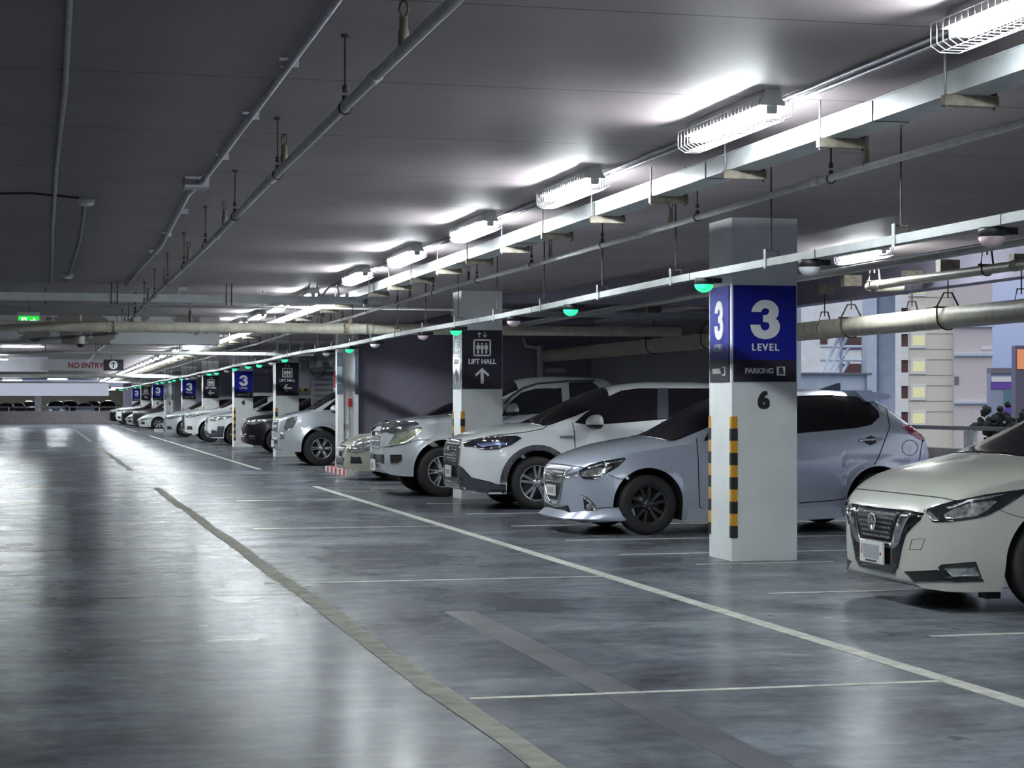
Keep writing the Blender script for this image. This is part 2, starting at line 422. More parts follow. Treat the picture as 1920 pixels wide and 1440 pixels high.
def level_sign(y, side, label):
    t = thing('level_sign', label, 'sign', (GX + .3, y, 1.55) if side == 'front' else (GX, y + .29, 1.55), 'level signs on the pillars')
    if side == 'front': bd = lambda z0, z1: box(B(), -.288, .288, -.012, -.001, z0, z1); k = 1.
    else: bd = lambda z0, z1: box(B(), -.012, -.001, -.24, .24, z0, z1); k = .84
    mk('blue_panel', bd(.19, .835), M_BLUE, t)
    mk('charcoal_panel', bd(0, .19), M_DARKSIGN, t)
    P = lambda u, v: (u, -.012, v) if side == 'front' else (-.012, -u, v)
    N3 = [(620,460),(626,425),(645,385),(690,335),(750,302),(815,292),(880,299),(945,328),(995,382),(1011,440),(1003,500),(983,533),(962,546),(996,568),(1020,608),(1030,660),(1015,720),(970,780),(900,815),(815,828),(730,815),(660,775),(618,710),(602,632),(745,632),(753,670),(775,697),(812,709),(850,700),(874,675),(880,645),(871,612),(845,597),(785,592),(785,503),(825,500),(855,488),(872,462),(873,437),(860,416),(820,406),(790,412),(765,435),(757,460)]
    mk('numeral', flat([((a - 816) / 1562 * k, (560 - b) / 1562) for a, b in N3], side, P(0, .54)), M_SIGNWHITE, t)
    mk('level_lettering', face_xf(text_bm('LEVEL', .086, .0025, .003, .95 * k, 1.25), side, P(0, .297)), M_SIGNWHITE, t)
    mk('parking_lettering', face_xf(text_bm('PARKING', .066, .0022 if side == 'front' else .001, .003, .95 * k), side, P(-.055 * k - (0 if side == 'front' else .012), .093)), M_SIGNWHITE, t)
    b = mk('letter_box', flat(rect(.078 * k, .078), side, P(.145 * k, .093)), M_SIGNWHITE, t)
    mk('letter', face_xf(text_bm('B', .08, .003, .003, .95 * k), side, P(.145 * k, .093) if False else ((.145 * k, -.016, .093) if side == 'front' else (-.016, -.145 * k, .093))), M_DARKSIGN, b)
    return t
def person_poly(): return None
def lift_sign(y, side, kind, label):
    t = thing('lift_hall_sign', label, 'sign', (GX + .3, y, 1.57) if side == 'front' else (GX, y + .29, 1.57), 'lift hall signs on the pillars')
    if side == 'front': mk('charcoal_panel', box(B(), -.292, .292, -.012, -.001, 0, .84), M_DARKSIGN, t)
    else: mk('silver_panel', box(B(), -.012, -.001, -.24, .24, 0, .84), M_SILVERSIGN, t)
    P = lambda u, v: (u, -.012, v) if side == 'front' else (-.012, -u, v)
    k = 1 if side == 'front' else .8
    R_ = [flat(rect(.26 * k, .022), side, P(0, .70)), flat(rect(.26 * k, .022), side, P(0, .48)), flat(rect(.022, .24), side, P(-.119 * k, .59)), flat(rect(.022, .24), side, P(.119 * k, .59))]
    for u in (-.06, 0, .06):
        u *= k
        hd = [(.014 * math.cos(a * math.pi / 4), .014 * math.sin(a * math.pi / 4)) for a in range(8)]
        R_.append(flat(hd, side, P(u, .645)))
        R_.append(flat([(-.026, .045), (.026, .045), (.026, -.01), (.014, -.01), (.014, -.075), (-.014, -.075), (-.014, -.01), (-.026, -.01)], side, P(u, .58)))
    ap = arrow_poly(.075, .062, .012, .02)
    R_.append(flat(ap, side, P(-.04 * k, .775))); R_.append(flat(ap, side, P(.04 * k, .775), math.pi))
    mk('lift_pictogram', join(*R_), M_SIGNWHITE, t)
    mk('lettering', face_xf(text_bm('LIFT HALL', .098, .0035, .003, .93 * k), side, P(0, .39)), M_SIGNWHITE, t)
    A = arrow_poly(.225, .21, .045, .06)
    if kind == 'up': bm = flat(A, side, P(0, .19))
    elif kind == 'left': bm = flat(A, side, P(0, .19), math.pi / 2)
    else:
        bm = flat(arrow_poly(.15, .14, .035, .045), side, P(-.03, .20), math.pi / 2)
        pts = [(.0 + .06 * math.cos(a), .06 * math.sin(a)) for a in [math.pi / 2 - i * math.pi / 8 for i in range(9)]] + [(.03 * math.cos(a), .03 * math.sin(a)) for a in [-math.pi / 2 + i * math.pi / 8 for i in range(9)]]
        bm = join(bm, flat(pts, side, P(.04, .15)))
    mk('arrow', bm, M_SIGNWHITE, t)
    return t
where = {15.66: 'pillar 6', 60.7: 'pillar 4', 84.2: 'the pillar behind the silver people carrier', 108.0: 'pillar 2', 133.6: 'the farthest pillar',
         26.75: 'the pillar behind the white crossover', 49.45: 'the pillar by the black SUV', 72.9: 'the pillar just beyond pillar 4', 121.0: 'the pillar just beyond pillar 2'}
for y in (15.66, 60.7, 84.2, 108.0, 133.6):
    level_sign(y, 'front', 'blue level 3 sign on the front of ' + where[y])
level_sign(15.66, 'left', 'narrow-looking blue level 3 sign on the aisle side of pillar 6')
for y, k in ((26.75, 'up'), (49.45, 'left'), (72.9, 'left'), (121.0, 'turn')):
    lift_sign(y, 'front', k, 'charcoal lift hall sign with %s arrow on %s' % ({'up': 'an up', 'left': 'a left', 'turn': 'a turn-back'}[k], where[y]))
lift_sign(26.75, 'left', 'up', 'silvery lift hall sign on the aisle side of the pillar behind the white crossover')

# ================= service columns of the two cores =================
def service_column(y, label):
    t = thing('service_column', label, 'column', (5.66, y, 0))
    bm = box(B(), 0, .12, 0, .3, 0, ZC); box(bm, .34, .42, 0, .3, 0, ZC); box(bm, .12, .34, .12, .3, 0, ZC)
    mk('shaft', bm, M_WHITEWALL, t)
    mk('side_plate', box(B(), -.012, .1, -.012, 0, 1.55, 2.38), M_SILVERSIGN, t)
    mk('side_plate', box(B(), .35, .42, -.012, 0, 1.55, 2.38), M_SILVERSIGN, t)
    mk('blue_plate', box(B(), -.01, .09, -.02, -.012, 1.75, 2.1), M_BLUEWALL, t)
    bm = tube(B(), [(.23, .06, .14), (.23, .06, 1.9)], .018, 6)
    mk('riser_pipe', bm, M_CREAM2, t)
    mk('call_point', box(B(), .22, .29, .02, .08, 1.3, 1.46), M_RED, t)
    mk('junction_box', box(B(), .14, .27, .02, .1, .85, .95), M_LIGHTWALL, t)
    return t
service_column(38.0, 'white service column with red call point beside the dark wall and gold sedan')
service_column(95.4, 'distant white service column beside the white sedan')
t = thing('kerb_block', 'red and white striped kerb block at the foot of the service column', 'kerb', (5.48, 35.7, 0))
mk('block', box(B(), 0, .16, 0, 2.75, 0, .11), M_WHITEP, t)
for k in range(5): mk('red_stripe', box(B(), -.004, .164, .15 + .53 * k, .41 + .53 * k, .002, .113), M_RED, t)
t = thing('kerb_block', 'small pale kerb block at the foot of the distant service column', 'kerb', (5.2, 94.4, 0))
mk('block', box(B(), 0, .4, 0, 1.6, 0, .12), M_WHITEP, t)
# things seen between the lift-core and the next pillar
t = thing('hazard_beam', 'grey duct with yellow and black hazard edge behind the pillar by the black SUV', 'duct', (6.70, 50.6, 1.70))
mk('duct_body', box(B(), -.3, .1, 0, .5, .06, 1.27), M_LIGHTWALL, t)
bm = B()
mk('hazard_edge', box(B(), -.3, .1, -.01, .5, 0, .06), M_YELLOW, t)
for k in range(2): box(bm, -.26 + .2 * k, -.16 + .2 * k, -.013, .5, -.002, .062)
mk('black_stripe', bm, M_BLACKRUB, t)
t = thing('louvre_screen', 'grey slatted louvre screen behind the silver pickup', 'louvre', (6.85, 50.5, 0))
mk('frame', box(B(), -.03, .58, 0, .06, 0, 2.2), M_GREYWALL, t)
bm = B()
for k in range(9): box(bm, 0, .55, -.08, -.02, .9 + .14 * k, .99 + .14 * k)
mk('slats', bm, M_LIGHTWALL, t)
t = thing('striped_pole', 'red and white striped pole left of the service column', 'pole', (6.98, 46.8, 0))
mk('pole', tube(B(), [(0, 0, 0), (0, 0, 2.3)], .11, 12), M_WHITEP, t)
bm = B()
for z in (.3, 1.1, 1.75): tube(bm, [(0, 0, z), (0, 0, z + .42)], .113, 12)
mk('red_band', bm, M_RED, t)
t = thing('valve_manifold', 'cluster of grey valve pipes on the wall above the louvre screen', 'pipework', (6.55, 50.3, 2.38))
for i, (x, z) in enumerate(((0, 0), (.3, .1), (.62, -.03))):
    mk('valve_body', lathe(B(), [(.02, -.12), (.09, -.1), (.09, .1), (.02, .12)], 10, 'z', (x, 0, z)), M_LIGHTWALL, t)
mk('header_pipe', tube(B(), [(-.1, 0, -.12), (1.1, 0, -.12)], .05, 8), M_CREAM2, t)
mk('upper_pipe', tube(B(), [(-.1, .1, .3), (1.1, .1, .3)], .025, 8), M_CREAM2, t)
mk('flexible_hose', tube(B(), [(.2, -.05, -.12), (.3, -.1, -.34), (.5, -.1, -.3), (.6, -.05, -.12)], .012, 6), M_BLACKPL, t)
for x in (.15, .9): mk('hanger_rod', tube(B(), [(x, .1, -.1), (x, .1, .59)], .008, 6), M_ROD, t)

# ================= fluorescent battens =================
def batten(loc, label, cage=True, rz=0, group='fluorescent battens in the row over the bay ends', L=1.2):
    t = thing('fluorescent_batten', label, 'ceiling light', loc, group, rz)
    bm = B()
    prism(bm, [(-.04, 0), (-.05, -.04), (-.072, -.082), (.072, -.082), (.05, -.04), (.04, 0)], 0, L, lambda u, v, d: (u, d, v))
    h = mk('housing', bm, M_HOUSING, t)
    for y in (.03, L - .03):
        mk('tube_holder', box(B(), -.03, .03, y - .02, y + .02, -.12, -.07), M_TUBECAP, t)
    bm = B()
    for x in (-.04, .04): tube(bm, [(x, .05, -.105), (x, L - .05, -.105)], .014, 8)
    mk('lamp_tube', bm, M_TUBE, t)
    if cage:
        bm = B(); r = .0022
        for x, z in ((-.085, -.05), (-.085, -.14), (-.045, -.165), (.045, -.165), (.085, -.14), (.085, -.05)):
            tube(bm, [(x, -.06, z), (x, L + .06, z)], r, 4)
        for k in range(25):
            y = -.06 + (L + .12) * k / 24
            tube(bm, [(-.085, y, -.05), (-.085, y, -.14), (-.045, y, -.165), (.045, y, -.165), (.085, y, -.14), (.085, y, -.05)], r, 4, cap=False)
        mk('wire_guard', bm, M_WIRE, t)
    return t
LX = 3.62
bat = batten((LX, 9.24, ZC), 'second-nearest caged fluorescent batten under the ceiling, large and fully in view')
ord_ = {0: 'nearest caged fluorescent batten, cut off at the top right corner', 2: 'third caged fluorescent batten in the row, counted from the nearest',
        3: 'fourth caged fluorescent batten in the row, counted from the nearest', 4: 'fifth caged fluorescent batten in the row, counted from the nearest', 5: 'sixth caged fluorescent batten in the row, just before the cross trunking'}
ynear = [6.0, None, 12.5, 15.65, 18.9, 22.1]
for i, y in enumerate(ynear):
    if y: dup(bat, (LX, y, ZC), ord_[i])
for y in (-6.6, -3.5, -.3, 2.8): dup(bat, (LX, y, ZC), 'caged fluorescent batten added out of view to continue the row and brighten the near bays', 'added fluorescent battens out of view')  # unseen battens added above and behind the camera to brighten pillar fronts
far = batten((LX, 25.3 + 1.3, ZC), 'bare bright fluorescent batten just past the cross trunking', cage=False)
y = 29.8
while y < 132:
    dup(far, (LX, y, ZC), 'distant fluorescent batten in the row beyond the cross trunking'); y += 3.15
batten((9.45, 20.6, 3.22), 'caged fluorescent batten over the bays, half hidden behind the slim tray right of pillar 6', group='fluorescent battens over the bays')
batten((-.1, 56.5, 2.93), 'crosswise fluorescent batten glowing far down the aisle at the left', False, math.pi / 2, 'crosswise battens over the far aisle')
for (x, yy) in ((-1.2, 66.0), (1.3, 118.0), (-1.4, 124.0), (-3.2, 60.0), (-3.2, 75.0)):
    batten((x, yy, 2.93), 'crosswise fluorescent batten far down the aisle under the ceiling', False, math.pi / 2, 'crosswise battens over the far aisle')

# ================= trunking, conduits, pipes =================
def run(name, label, cat, bm, m, group=None): 
    o = mk(name, bm, m); return tag(o, label, cat, group)
def hollow(x0, x1, y0, y1, z0, z1): return box(B(), x0, x1, y0, y1, z0, z1)
t = thing('cable_trunking', 'large galvanised cable trunking running beside the light row toward the distance', 'cable tray', (4.02, 3, 2.775))
mk('duct', box(B(), 0, .19, -10, 22.95, 0, .1), M_TRUNK, t)
mk('cover', box(B(), -.006, .196, -10, 22.95, .1, .106), M_TRUNK, t)
for k in range(9): mk('cover_joint', box(B(), -.0035, .1935, .9 + 2.5 * k, .906 + 2.5 * k, -.003, .1), M_SEAM, t)
t = thing('cable_trunking', 'galvanised cable trunking continuing beyond the cross trunking beside the far lights', 'cable tray', (4.02, 26.3, 2.775))
mk('duct', box(B(), 0, .19, 0, 106, 0, .1), M_TRUNK, t)
def trunk_hanger(y, label):
    t = thing('trunking_bracket', label, 'bracket', (3.98, y, 2.72), 'brackets under the large trunking')
    bm = box(B(), 0, .27, -.02, .02, 0, .006); box(bm, 0, .27, -.022, -.016, 0, .05); box(bm, 0, .012, -.02, .02, 0, .05)
    mk('channel', bm, M_BRACKET, t)
    mk('threaded_rod', tube(B(), [(.012, 0, -.012), (.012, 0, ZC - 2.72)], .006, 6), M_ROD2, t)
    mk('threaded_rod', tube(B(), [(.255, 0, -.012), (.255, 0, ZC - 2.72)], .006, 6), M_ROD, t)
    mk('nut', tube(B(), [(.255, 0, .045), (.255, 0, .07)], .016, 6), M_ROD, t)
    return t
h0 = trunk_hanger(8.05, 'bracket carrying the large trunking nearest the top right corner')
names = ['second', 'third', 'fourth', 'fifth', 'sixth', 'seventh', 'eighth', 'ninth', 'tenth', 'eleventh', 'twelfth']
for k in range(1, 80):
    y = 8.05 + 1.46 * k
    if 25.5 < y < 26.5: continue
    dup(h0, (3.98, y, 2.72), '%s bracket from the near end under the large trunking' % names[k - 1] if k < 12 else 'small distant bracket under the far trunking')
run('cross_trunking', 'wide pale cable trunking crossing the aisle under the ceiling before the big pipe', 'cable tray', box(B(), -9, 4.25, 25.95, 26.2, 2.72, 2.82), M_TRUNK)
t = thing('trunking_end_box', 'grey metal end box where the two trunkings meet', 'box', (4.26, 25.9, 2.70))
mk('box_body', box(B(), 0, .22, 0, .3, 0, .15), M_LIGHTWALL, t); mk('lid', box(B(), .01, .21, -.01, 0, .01, .14), M_TRUNK, t)
for x in (-2.2, .85, .93, 2.36, 2.43):
    run('support_rod', 'thin rod holding the cross trunking to the ceiling', 'rod', tube(B(), [(x, 25.93, 2.68), (x, 25.93, ZC)], .007, 6), M_ROD, 'rods of the cross trunking')
for k, x in enumerate((3.45, 3.56, 3.72, 3.83)):
    bx = .06 * (1 if k % 2 else -1)
    run('cable_drop', 'grey conduit drop curving from the lights into the cross trunking', 'conduit', tube(B(), [(x, 25.7, ZC), (x, 25.75, 2.93), (x + bx * .6, 25.9, 2.88), (x + bx, 26.0, 2.8)], .013, 6), M_CONDUIT, 'conduit drops beside the lights')
# conduits along the ceiling
def wob(pts, r, seg=8): return tube(B(), pts, r, seg)
t = thing('ceiling_conduit', 'slim grey conduit along the ceiling at the far left', 'conduit', (.085, 4, 2.945))
mk('conduit_tube', wob([(0, -11, 0), (0, 0, 0), (.012, 6, 0), (-.012, 9, 0), (-.02, 14, 0), (-.01, 21.9, 0)], .014), M_CONDUIT, t)
for y in (3.2, 5.8, 8.5, 11.5, 15, 18.5): mk('saddle_clip', box(B(), -.028, .028, y, y + .02, -.004, .022), M_CONDUIT, t)
t = thing('ceiling_conduit', 'thicker galvanised conduit along the ceiling left of the sprinkler pipe', 'conduit', (1.1, 4, 2.93))
mk('conduit_tube', wob([(0, -11, 0), (0, 0, 0), (0, 4, 0), (-.01, 7, 0), (-.02, 9.6, 0), (-.06, 10.5, 0), (-.02, 13, 0), (.02, 15.5, 0), (-.03, 18.5, 0), (-.06, 21.9, 0)], .02), M_CONDUIT, t)
for y in (3.2, 4.9, 6.6, 8.4, 12.0, 14.2, 16.4): mk('saddle_clip', box(B(), -.045, .045, y, y + .025, -.006, .035), M_CONDUIT, t)
mk('junction_box', box(B(), -.14, .03, 9.75, 9.95, -.035, .04), M_CONDUIT, t)
run('ceiling_conduit', 'slim conduit along the ceiling directly beside the fluorescent battens', 'conduit', tube(B(), [(3.76, -7, 2.955), (3.76, 25.9, 2.955)], .012, 6), M_CONDUIT)
run('ceiling_conduit', 'second slim conduit on the ceiling just right of the battens', 'conduit', tube(B(), [(3.84, -7, 2.955), (3.84, 25.9, 2.955)], .012, 6), M_CONDUIT)
run('ceiling_conduit', 'thin conduit running from the front smoke detector to the rear one', 'conduit', tube(B(), [(.31, 15.5, 2.95), (.33, 19, 2.95), (.27, 25.9, 2.95)], .01, 6), M_CONDUIT)
run('ceiling_conduit', 'thin dark cable crossing the ceiling to the front smoke detector', 'cable', tube(B(), [(-2.2, 15.2, 2.96), (-.6, 15.2, 2.96), (-.1, 15.05, 2.96), (.25, 15.3, 2.96)], .008, 6), M_ROD)
def smoke(loc, label):
    t = thing('smoke_detector', label, 'smoke detector', loc, 'smoke detectors on the ceiling')
    mk('mounting_base', lathe(B(), [(.0, 0), (.075, 0), (.075, -.02), (.0, -.02)], 20, 'z'), M_HOUSING, t)
    mk('sensor_head', lathe(B(), [(.065, -.02), (.06, -.05), (.035, -.065), (0, -.068)], 20, 'z', close=False), M_HOUSING, t)
    return t
smoke((.31, 15.38, ZC), 'round white smoke detector on the ceiling, the larger front one')
smoke((.27, 24.4, ZC), 'small white smoke detector near the cross trunking')

def sprinkler_pipe(X, z, r, y0, y1, label, hy, heads, side):
    t = thing('sprinkler_pipe', label, 'pipe', (X, y0, z))
    n = int((y1 - y0) / 3.5)
    mk('pipe_run', tube(B(), [(0, (y1 - y0) * i / n, -.0 + .012 * math.sin(i * 1.7)) for i in range(n + 1)], r, 12), M_CREAM2, t)
    for i in range(1, n): mk('coupling', tube(B(), [(0, (y1 - y0) * i / n - .05, 0.012 * math.sin(i * 1.7)), (0, (y1 - y0) * i / n + .05, .012 * math.sin(i * 1.7))], r * 1.22, 12), M_CREAM2, t)
    hg = None
    for k, y in enumerate(hy):
        lab = '%s rod hanger from the near end on the %s sprinkler pipe' % ((['first'] + names)[k] if k < 12 else 'far-off', side)
        if hg is None:
            hg = thing('pipe_hanger', lab, 'hanger', (X, y, z), 'rod hangers of the %s sprinkler pipe' % side)
            ring = [(math.cos(a) * (r + .006), 0, math.sin(a) * (r + .006)) for a in [2 * math.pi * i / 14 for i in range(15)]]
            mk('ring_clamp', tube(B(), ring, .005, 6, cap=False), M_ROD, hg)
            mk('hanger_rod', tube(B(), [(0, 0, r + .06), (0, 0, ZC - z)], .0055, 6), M_ROD, hg)
            mk('swivel_nut', join(tube(B(), [(0, 0, r), (0, 0, r + .03)], .014, 8), tube(B(), [(0, 0, r + .045), (0, 0, r + .075)], .013, 8), tube(B(), [(0, 0, ZC - z - .012), (0, 0, ZC - z)], .02, 8)), M_ROD, hg)
        else: dup(hg, (X, y, z), lab)
    sh = None
    for k, y in enumerate(heads):
        if sh is None:
            sh = mk('sprinkler_head', lathe(B(), [(0, -.01), (.02, -.01), (.02, .05), (.016, .055), (.016, .1), (0, .1)], 12, 'z'), M_BRACKET, t)
            sh.location = (0, y - y0, r)
            bm = B()
            for s in (-1, 1): tube(bm, [(s * .006, 0, .1), (s * .016, 0, .125), (s * .012, 0, .15), (0, 0, .16)], .004, 6)
            lathe(bm, [(0, .158), (.02, .158), (.02, .162), (0, .162)], 12, 'z')
            mk('sprinkler_frame', bm, M_BRASS, sh)
        else:
            c_ = sh.copy(); COL.objects.link(c_); c_.location = (0, y - y0, r)
            for g_ in list(sh.children): d_ = g_.copy(); COL.objects.link(d_); d_.parent = c_
    return t
sprinkler_pipe(4.52, 2.69, .021, -7, 132, 'slim grey-white sprinkler pipe running between the big trunking and pillar 6', [10.6 + 2.4 * k for k in range(22)], [10.1 + 3.5 * k for k in range(10)], 'right')
sprinkler_pipe(1.27, 2.65, .0225, -7, 62, 'slim grey-white sprinkler pipe down the middle of the aisle ceiling at the left', [8.3 + 2.5 * k for k in range(18)], [6.9 + 3.6 * k for k in range(10)], 'left')
t = thing('main_pipe', 'large rust-spotted cream pipe crossing the aisle', 'pipe', (-9, 29, 2.50))
mk('pipe_run', tube(B(), [(0, 0, 0), (18.8, 0, 0)], .079, 20), M_CREAM, t)
for x in (9.9, 13.4, 13.75): mk('coupling', tube(B(), [(x, 0, 0), (x + .09, 0, 0)], .088, 20), M_CREAMRUST if x < 13.6 else M_CREAM, t)
mk('tee_branch', tube(B(), [(13.52, 0, .05), (13.52, 0, .17)], .035, 12), M_CREAMRUST, t)
mk('tee_branch', tube(B(), [(10.27, 0, .05), (10.27, 0, .14)], .035, 12), M_CREAMRUST, t)
for x in (7.8, 11.1, 15.9): 
    mk('pipe_saddle', tube(B(), [(x, 0, -.085), (x, 0, .25)], .022, 8), M_ROD, t)
    mk('hanger_rod', tube(B(), [(x, 0, .2), (x, 0, ZC - 2.5)], .006, 6), M_ROD, t)
def cross_pipe(y, z, r, x0, x1, label):
    t = thing('cross_pipe', label, 'pipe', (x0, y, z))
    mk('pipe_run', tube(B(), [(0, 0, 0), (x1 - x0, 0, 0)], r, 14), M_CREAM2, t)
    for k in range(1, int((x1 - x0) / 3)): mk('hanger_rod', tube(B(), [(3 * k, 0, r), (3 * k, 0, ZC - z)], .008, 6), M_ROD, t)
    return t
cross_pipe(27.3, 2.73, .018, -9, 7.0, 'thin pipe crossing the aisle just above the large cream pipe')
cross_pipe(44.0, 2.50, .04, -9, 6.0, 'medium cream pipe crossing the far aisle above the no entry board')
cross_pipe(81.0, 2.50, .08, -9, 6.2, 'thick cream pipe crossing the far aisle below the no entry board')
cross_pipe(112.0, 2.58, .06, -9, 6.2, 'farthest pale pipe crossing the aisle near the end opening')
# pipes over the bays by the open side
def clevis(x, y, ztop, zpipe, r, label, boxed=True):
    t = thing('clevis_hanger', label, 'hanger', (x, y, zpipe), 'clevis hangers over the bays')
    pts = [(-r - .012, 0, r * .9)] + [((r + .012) * math.cos(a), 0, (r + .012) * math.sin(a)) for a in [math.pi + i * math.pi / 10 for i in range(11)]] + [(r + .012, 0, r * .9)]
    mk('lower_strap', tube(B(), pts, .009, 6), M_ROD, t)
    mk('upper_yoke', tube(B(), [(-r - .02, 0, r * .9), (-.05, 0, r + .16), (.05, 0, r + .16), (r + .02, 0, r * .9)], .011, 6), M_ROD, t)
    mk('cross_bolt', tube(B(), [(-r - .05, 0, r * .95), (r + .05, 0, r * .95)], .012, 6), M_ROD, t)
    mk('hanger_rod', tube(B(), [(0, 0, r + .1), (0, 0, ztop - zpipe)], .008, 6), M_ROD, t)
    if boxed: mk('ceiling_bracket', box(B(), -.12, .12, -.06, .06, ztop - zpipe, ztop - zpipe + .14), M_BRACKET, t)
    return t
t = thing('drain_pipe', 'thick cream drain pipe over the bays along the open side', 'pipe', (10.0, 6, 2.34))
mk('pipe_run', tube(B(), [(0, 0, 0), (0, 32.2, 0)], .125, 24), M_CREAM, t)
for y in (12.0, 17.6, 21.0, 25.5): mk('coupling', tube(B(), [(0, y, 0), (0, y + .1, 0)], .132, 24), M_CREAM, t)
for k, y in enumerate((17.4, 20.1, 22.8, 25.5, 28.2, 31.0)):
    clevis(10.0, y, 2.86, 2.34, .125, '%s clevis hanger on the thick drain pipe counted from the right' % (['first'] + names)[k])
t = thing('drain_pipe', 'second drain pipe tucked behind the thick one over the bays', 'pipe', (10.65, 10, 2.42))
mk('pipe_run', tube(B(), [(0, 0, 0), (0, 27, 0)], .07, 16), M_CREAM2, t)
for k, y in enumerate((19.6, 22.4, 25.2)): clevis(10.65, y, 2.9, 2.42, .07, '%s clevis hanger on the rear drain pipe counted from the right' % (['first'] + names)[k])
t = thing('elbow_pipe', 'cream pipe with a rounded elbow end hanging above the thick drain pipe', 'pipe', (9.55, 8, 2.76))
mk('pipe_run', tube(B(), [(0, 0, 0), (0, 13.2, 0), (.03, 13.32, 0), (.12, 13.38, 0), (.5, 13.4, .02)], .052, 16), M_CREAM, t)
for y in (9.6, 12.9): mk('coupling', tube(B(), [(0, y, 0), (0, y + .12, 0)], .06, 16), M_CREAM, t)
for k, y in enumerate((18.3, 21.1)): clevis(9.55, y, 3.22, 2.76, .052, '%s hanger on the elbowed cream pipe' % ('right-hand', 'left-hand')[k], False)
run('service_pipe', 'slim grey pipe over the bays running behind pillar 6 toward the dark wall', 'pipe', tube(B(), [(8.3, 9, 2.77), (8.3, 38, 2.77)], .03, 10), M_CREAM2)
run('service_pipe', 'thin dark conduit over the bays beneath the rear batten', 'pipe', tube(B(), [(9.1, 9, 2.95), (9.1, 38, 2.95)], .016, 8), M_CONDUIT)
run('service_pipe', 'vertical grey pipe standing against the dark wall right of the lift hall pillar', 'pipe', join(tube(B(), [(9.85, 38.1, .0), (9.85, 38.1, 2.56)], .065, 14), tube(B(), [(9.85, 38.1, 2.5), (9.55, 38.1, 2.55), (9.5, 38.1, 2.7)], .04, 10)), M_CREAM2)
run('bay_trunking', 'dark steel cable tray crossing above the bays behind the lift hall pillar', 'cable tray', box(B(), 6.4, 11, 30.2, 30.5, 2.78, 2.86), M_TRUNK)
run('bay_trunking', 'narrow grey tray crossing the bays below the rear ceiling', 'cable tray', box(B(), 5.0, 11, 33.0, 33.2, 2.66, 2.72), M_LIGHTWALL)
t = thing('emergency_lamp', 'white emergency lamp box on the dark wall above the parked cars', 'lamp', (10.0, 38.3, 2.0))
mk('lamp_body', box(B(), 0, .42, -.08, 0, 0, .1), M_HOUSING, t); mk('lens', box(B(), .03, .39, -.1, -.08, .015, .06), M_WHITEP, t)
# ================= slim sensor tray with guidance domes =================
SX = 4.7
def zs(y):  # slight sag of the slim tray
    return 2.272 + .012 * math.sin(y * .55) + (.02 if y > 25 else 0) * min(1, (y - 25) / 10)
t = thing('sensor_tray', 'slim cable tray with hanging guidance lamps along the bay fronts', 'cable tray', (SX, 4, 0))
bm = B(); prev = None; n = 64
for i in range(n + 1):
    y = -11 + 135.0 * i / n; z = zs(y + 4)
    cur = [bm.verts.new((a, y, z + b)) for a, b in ((-.03, 0), (.05, 0), (.05, .052), (-.03, .052))]
    if prev:
        for k in range(4): bm.faces.new((prev[k], prev[(k + 1) % 4], cur[(k + 1) % 4], cur[k]))
    else: bm.faces.new(cur)
    prev = cur
bm.faces.new(prev[::-1]); bmesh.ops.recalc_face_normals(bm, faces=bm.faces[:])
mk('channel', bm, M_TRAY, t)
bm = B()
for k in range(20): y = 4.8 + 2.4 * k; box(bm, -.0325, -.029, y, y + .006, zs(y + 4) - .002, zs(y + 4) + .054)
mk('joint', bm, M_SEAM, t)
r0 = None
for k in range(52):
    y = 8.05 + 2.0 * k; z = zs(y)
    lab = '%s drop rod from the near end holding the slim sensor tray' % ((['first'] + names)[k] if k < 12 else 'distant')
    if r0 is None:
        r0 = thing('tray_drop_rod', lab, 'rod', (SX, y, 2.29), 'drop rods of the slim sensor tray')
        mk('rod', tube(B(), [(.01, 0, .08), (.01, 0, ZC - 2.29)], .0055, 6), M_ROD, r0)
        bm = tube(B(), [(-.035, 0, .085), (.055, 0, .085)], .004, 6); tube(bm, [(.055, 0, .09), (.055, 0, .05)], .004, 6)
        mk('yoke', bm, M_ROD, r0)
        mk('strap', box(B(), -.038, -.0335, -.02, .02, -.035, .095), M_TRAY, r0)
    else: dup(r0, (SX, y, z + .02), lab)
GL = [(1860, 'p'), (1518, 'w'), (1320, 'g'), (1070, 'g'), (963, 'p'), (855, 'g'), (793, 'p'), (703, 'w'), (655, 'g'), (612, 'w'), (533.7, 'g'), (509, 'w'), (486, 'g'), (465, 'g'), (440, 'g'), (425, 'w'), (406, 'g'), (392, 'g'), (374, 'w'), (362, 'w'), (351, 'w'), (340, 'g'), (326.6, 'g'), (318, 'g'), (304, 'g'), (295, 'g'), (263, 'g'), (254, 'g'), (238.6, 'g'), (229, 'g'), (225, 'g')]
pos = ['overhanging the white hatchback at the right edge', 'just right of pillar 6', 'just left of pillar 6', 'above the silver-blue hatchback nose', 'just right of the lift hall pillar', 'at the edge of the lift hall pillar', 'before the dark wall, right of two', 'before the dark wall, left of two', 'in front of the service column', 'left of the service column']
def dome(kind, loc, label):
    t = thing('bay_indicator', label, 'indicator lamp', loc, {'g': 'green bay indicator domes', 'w': 'unlit white bay indicator domes', 'p': 'unlit pinkish bay indicator domes'}[kind])
    bm = lathe(B(), [(0, -.0), (.066, 0), (.07, -.01), (.07, -.048), (0, -.048)], 20, 'z'); box(bm, .05, .13, -.03, .03, -.035, .0)
    mk('cap', bm, M_BLACKPL, t)
    prof = [(.07 * math.cos(a), -.048 - .058 * math.sin(a)) for a in [i * math.pi / 14 for i in range(8)]]
    mk('dome', lathe(B(), prof, 20, 'z', close=False), {'g': M_GREEN, 'w': M_WHITEDOME, 'p': M_PINKDOME}[kind], t)
    return t
DM = {}
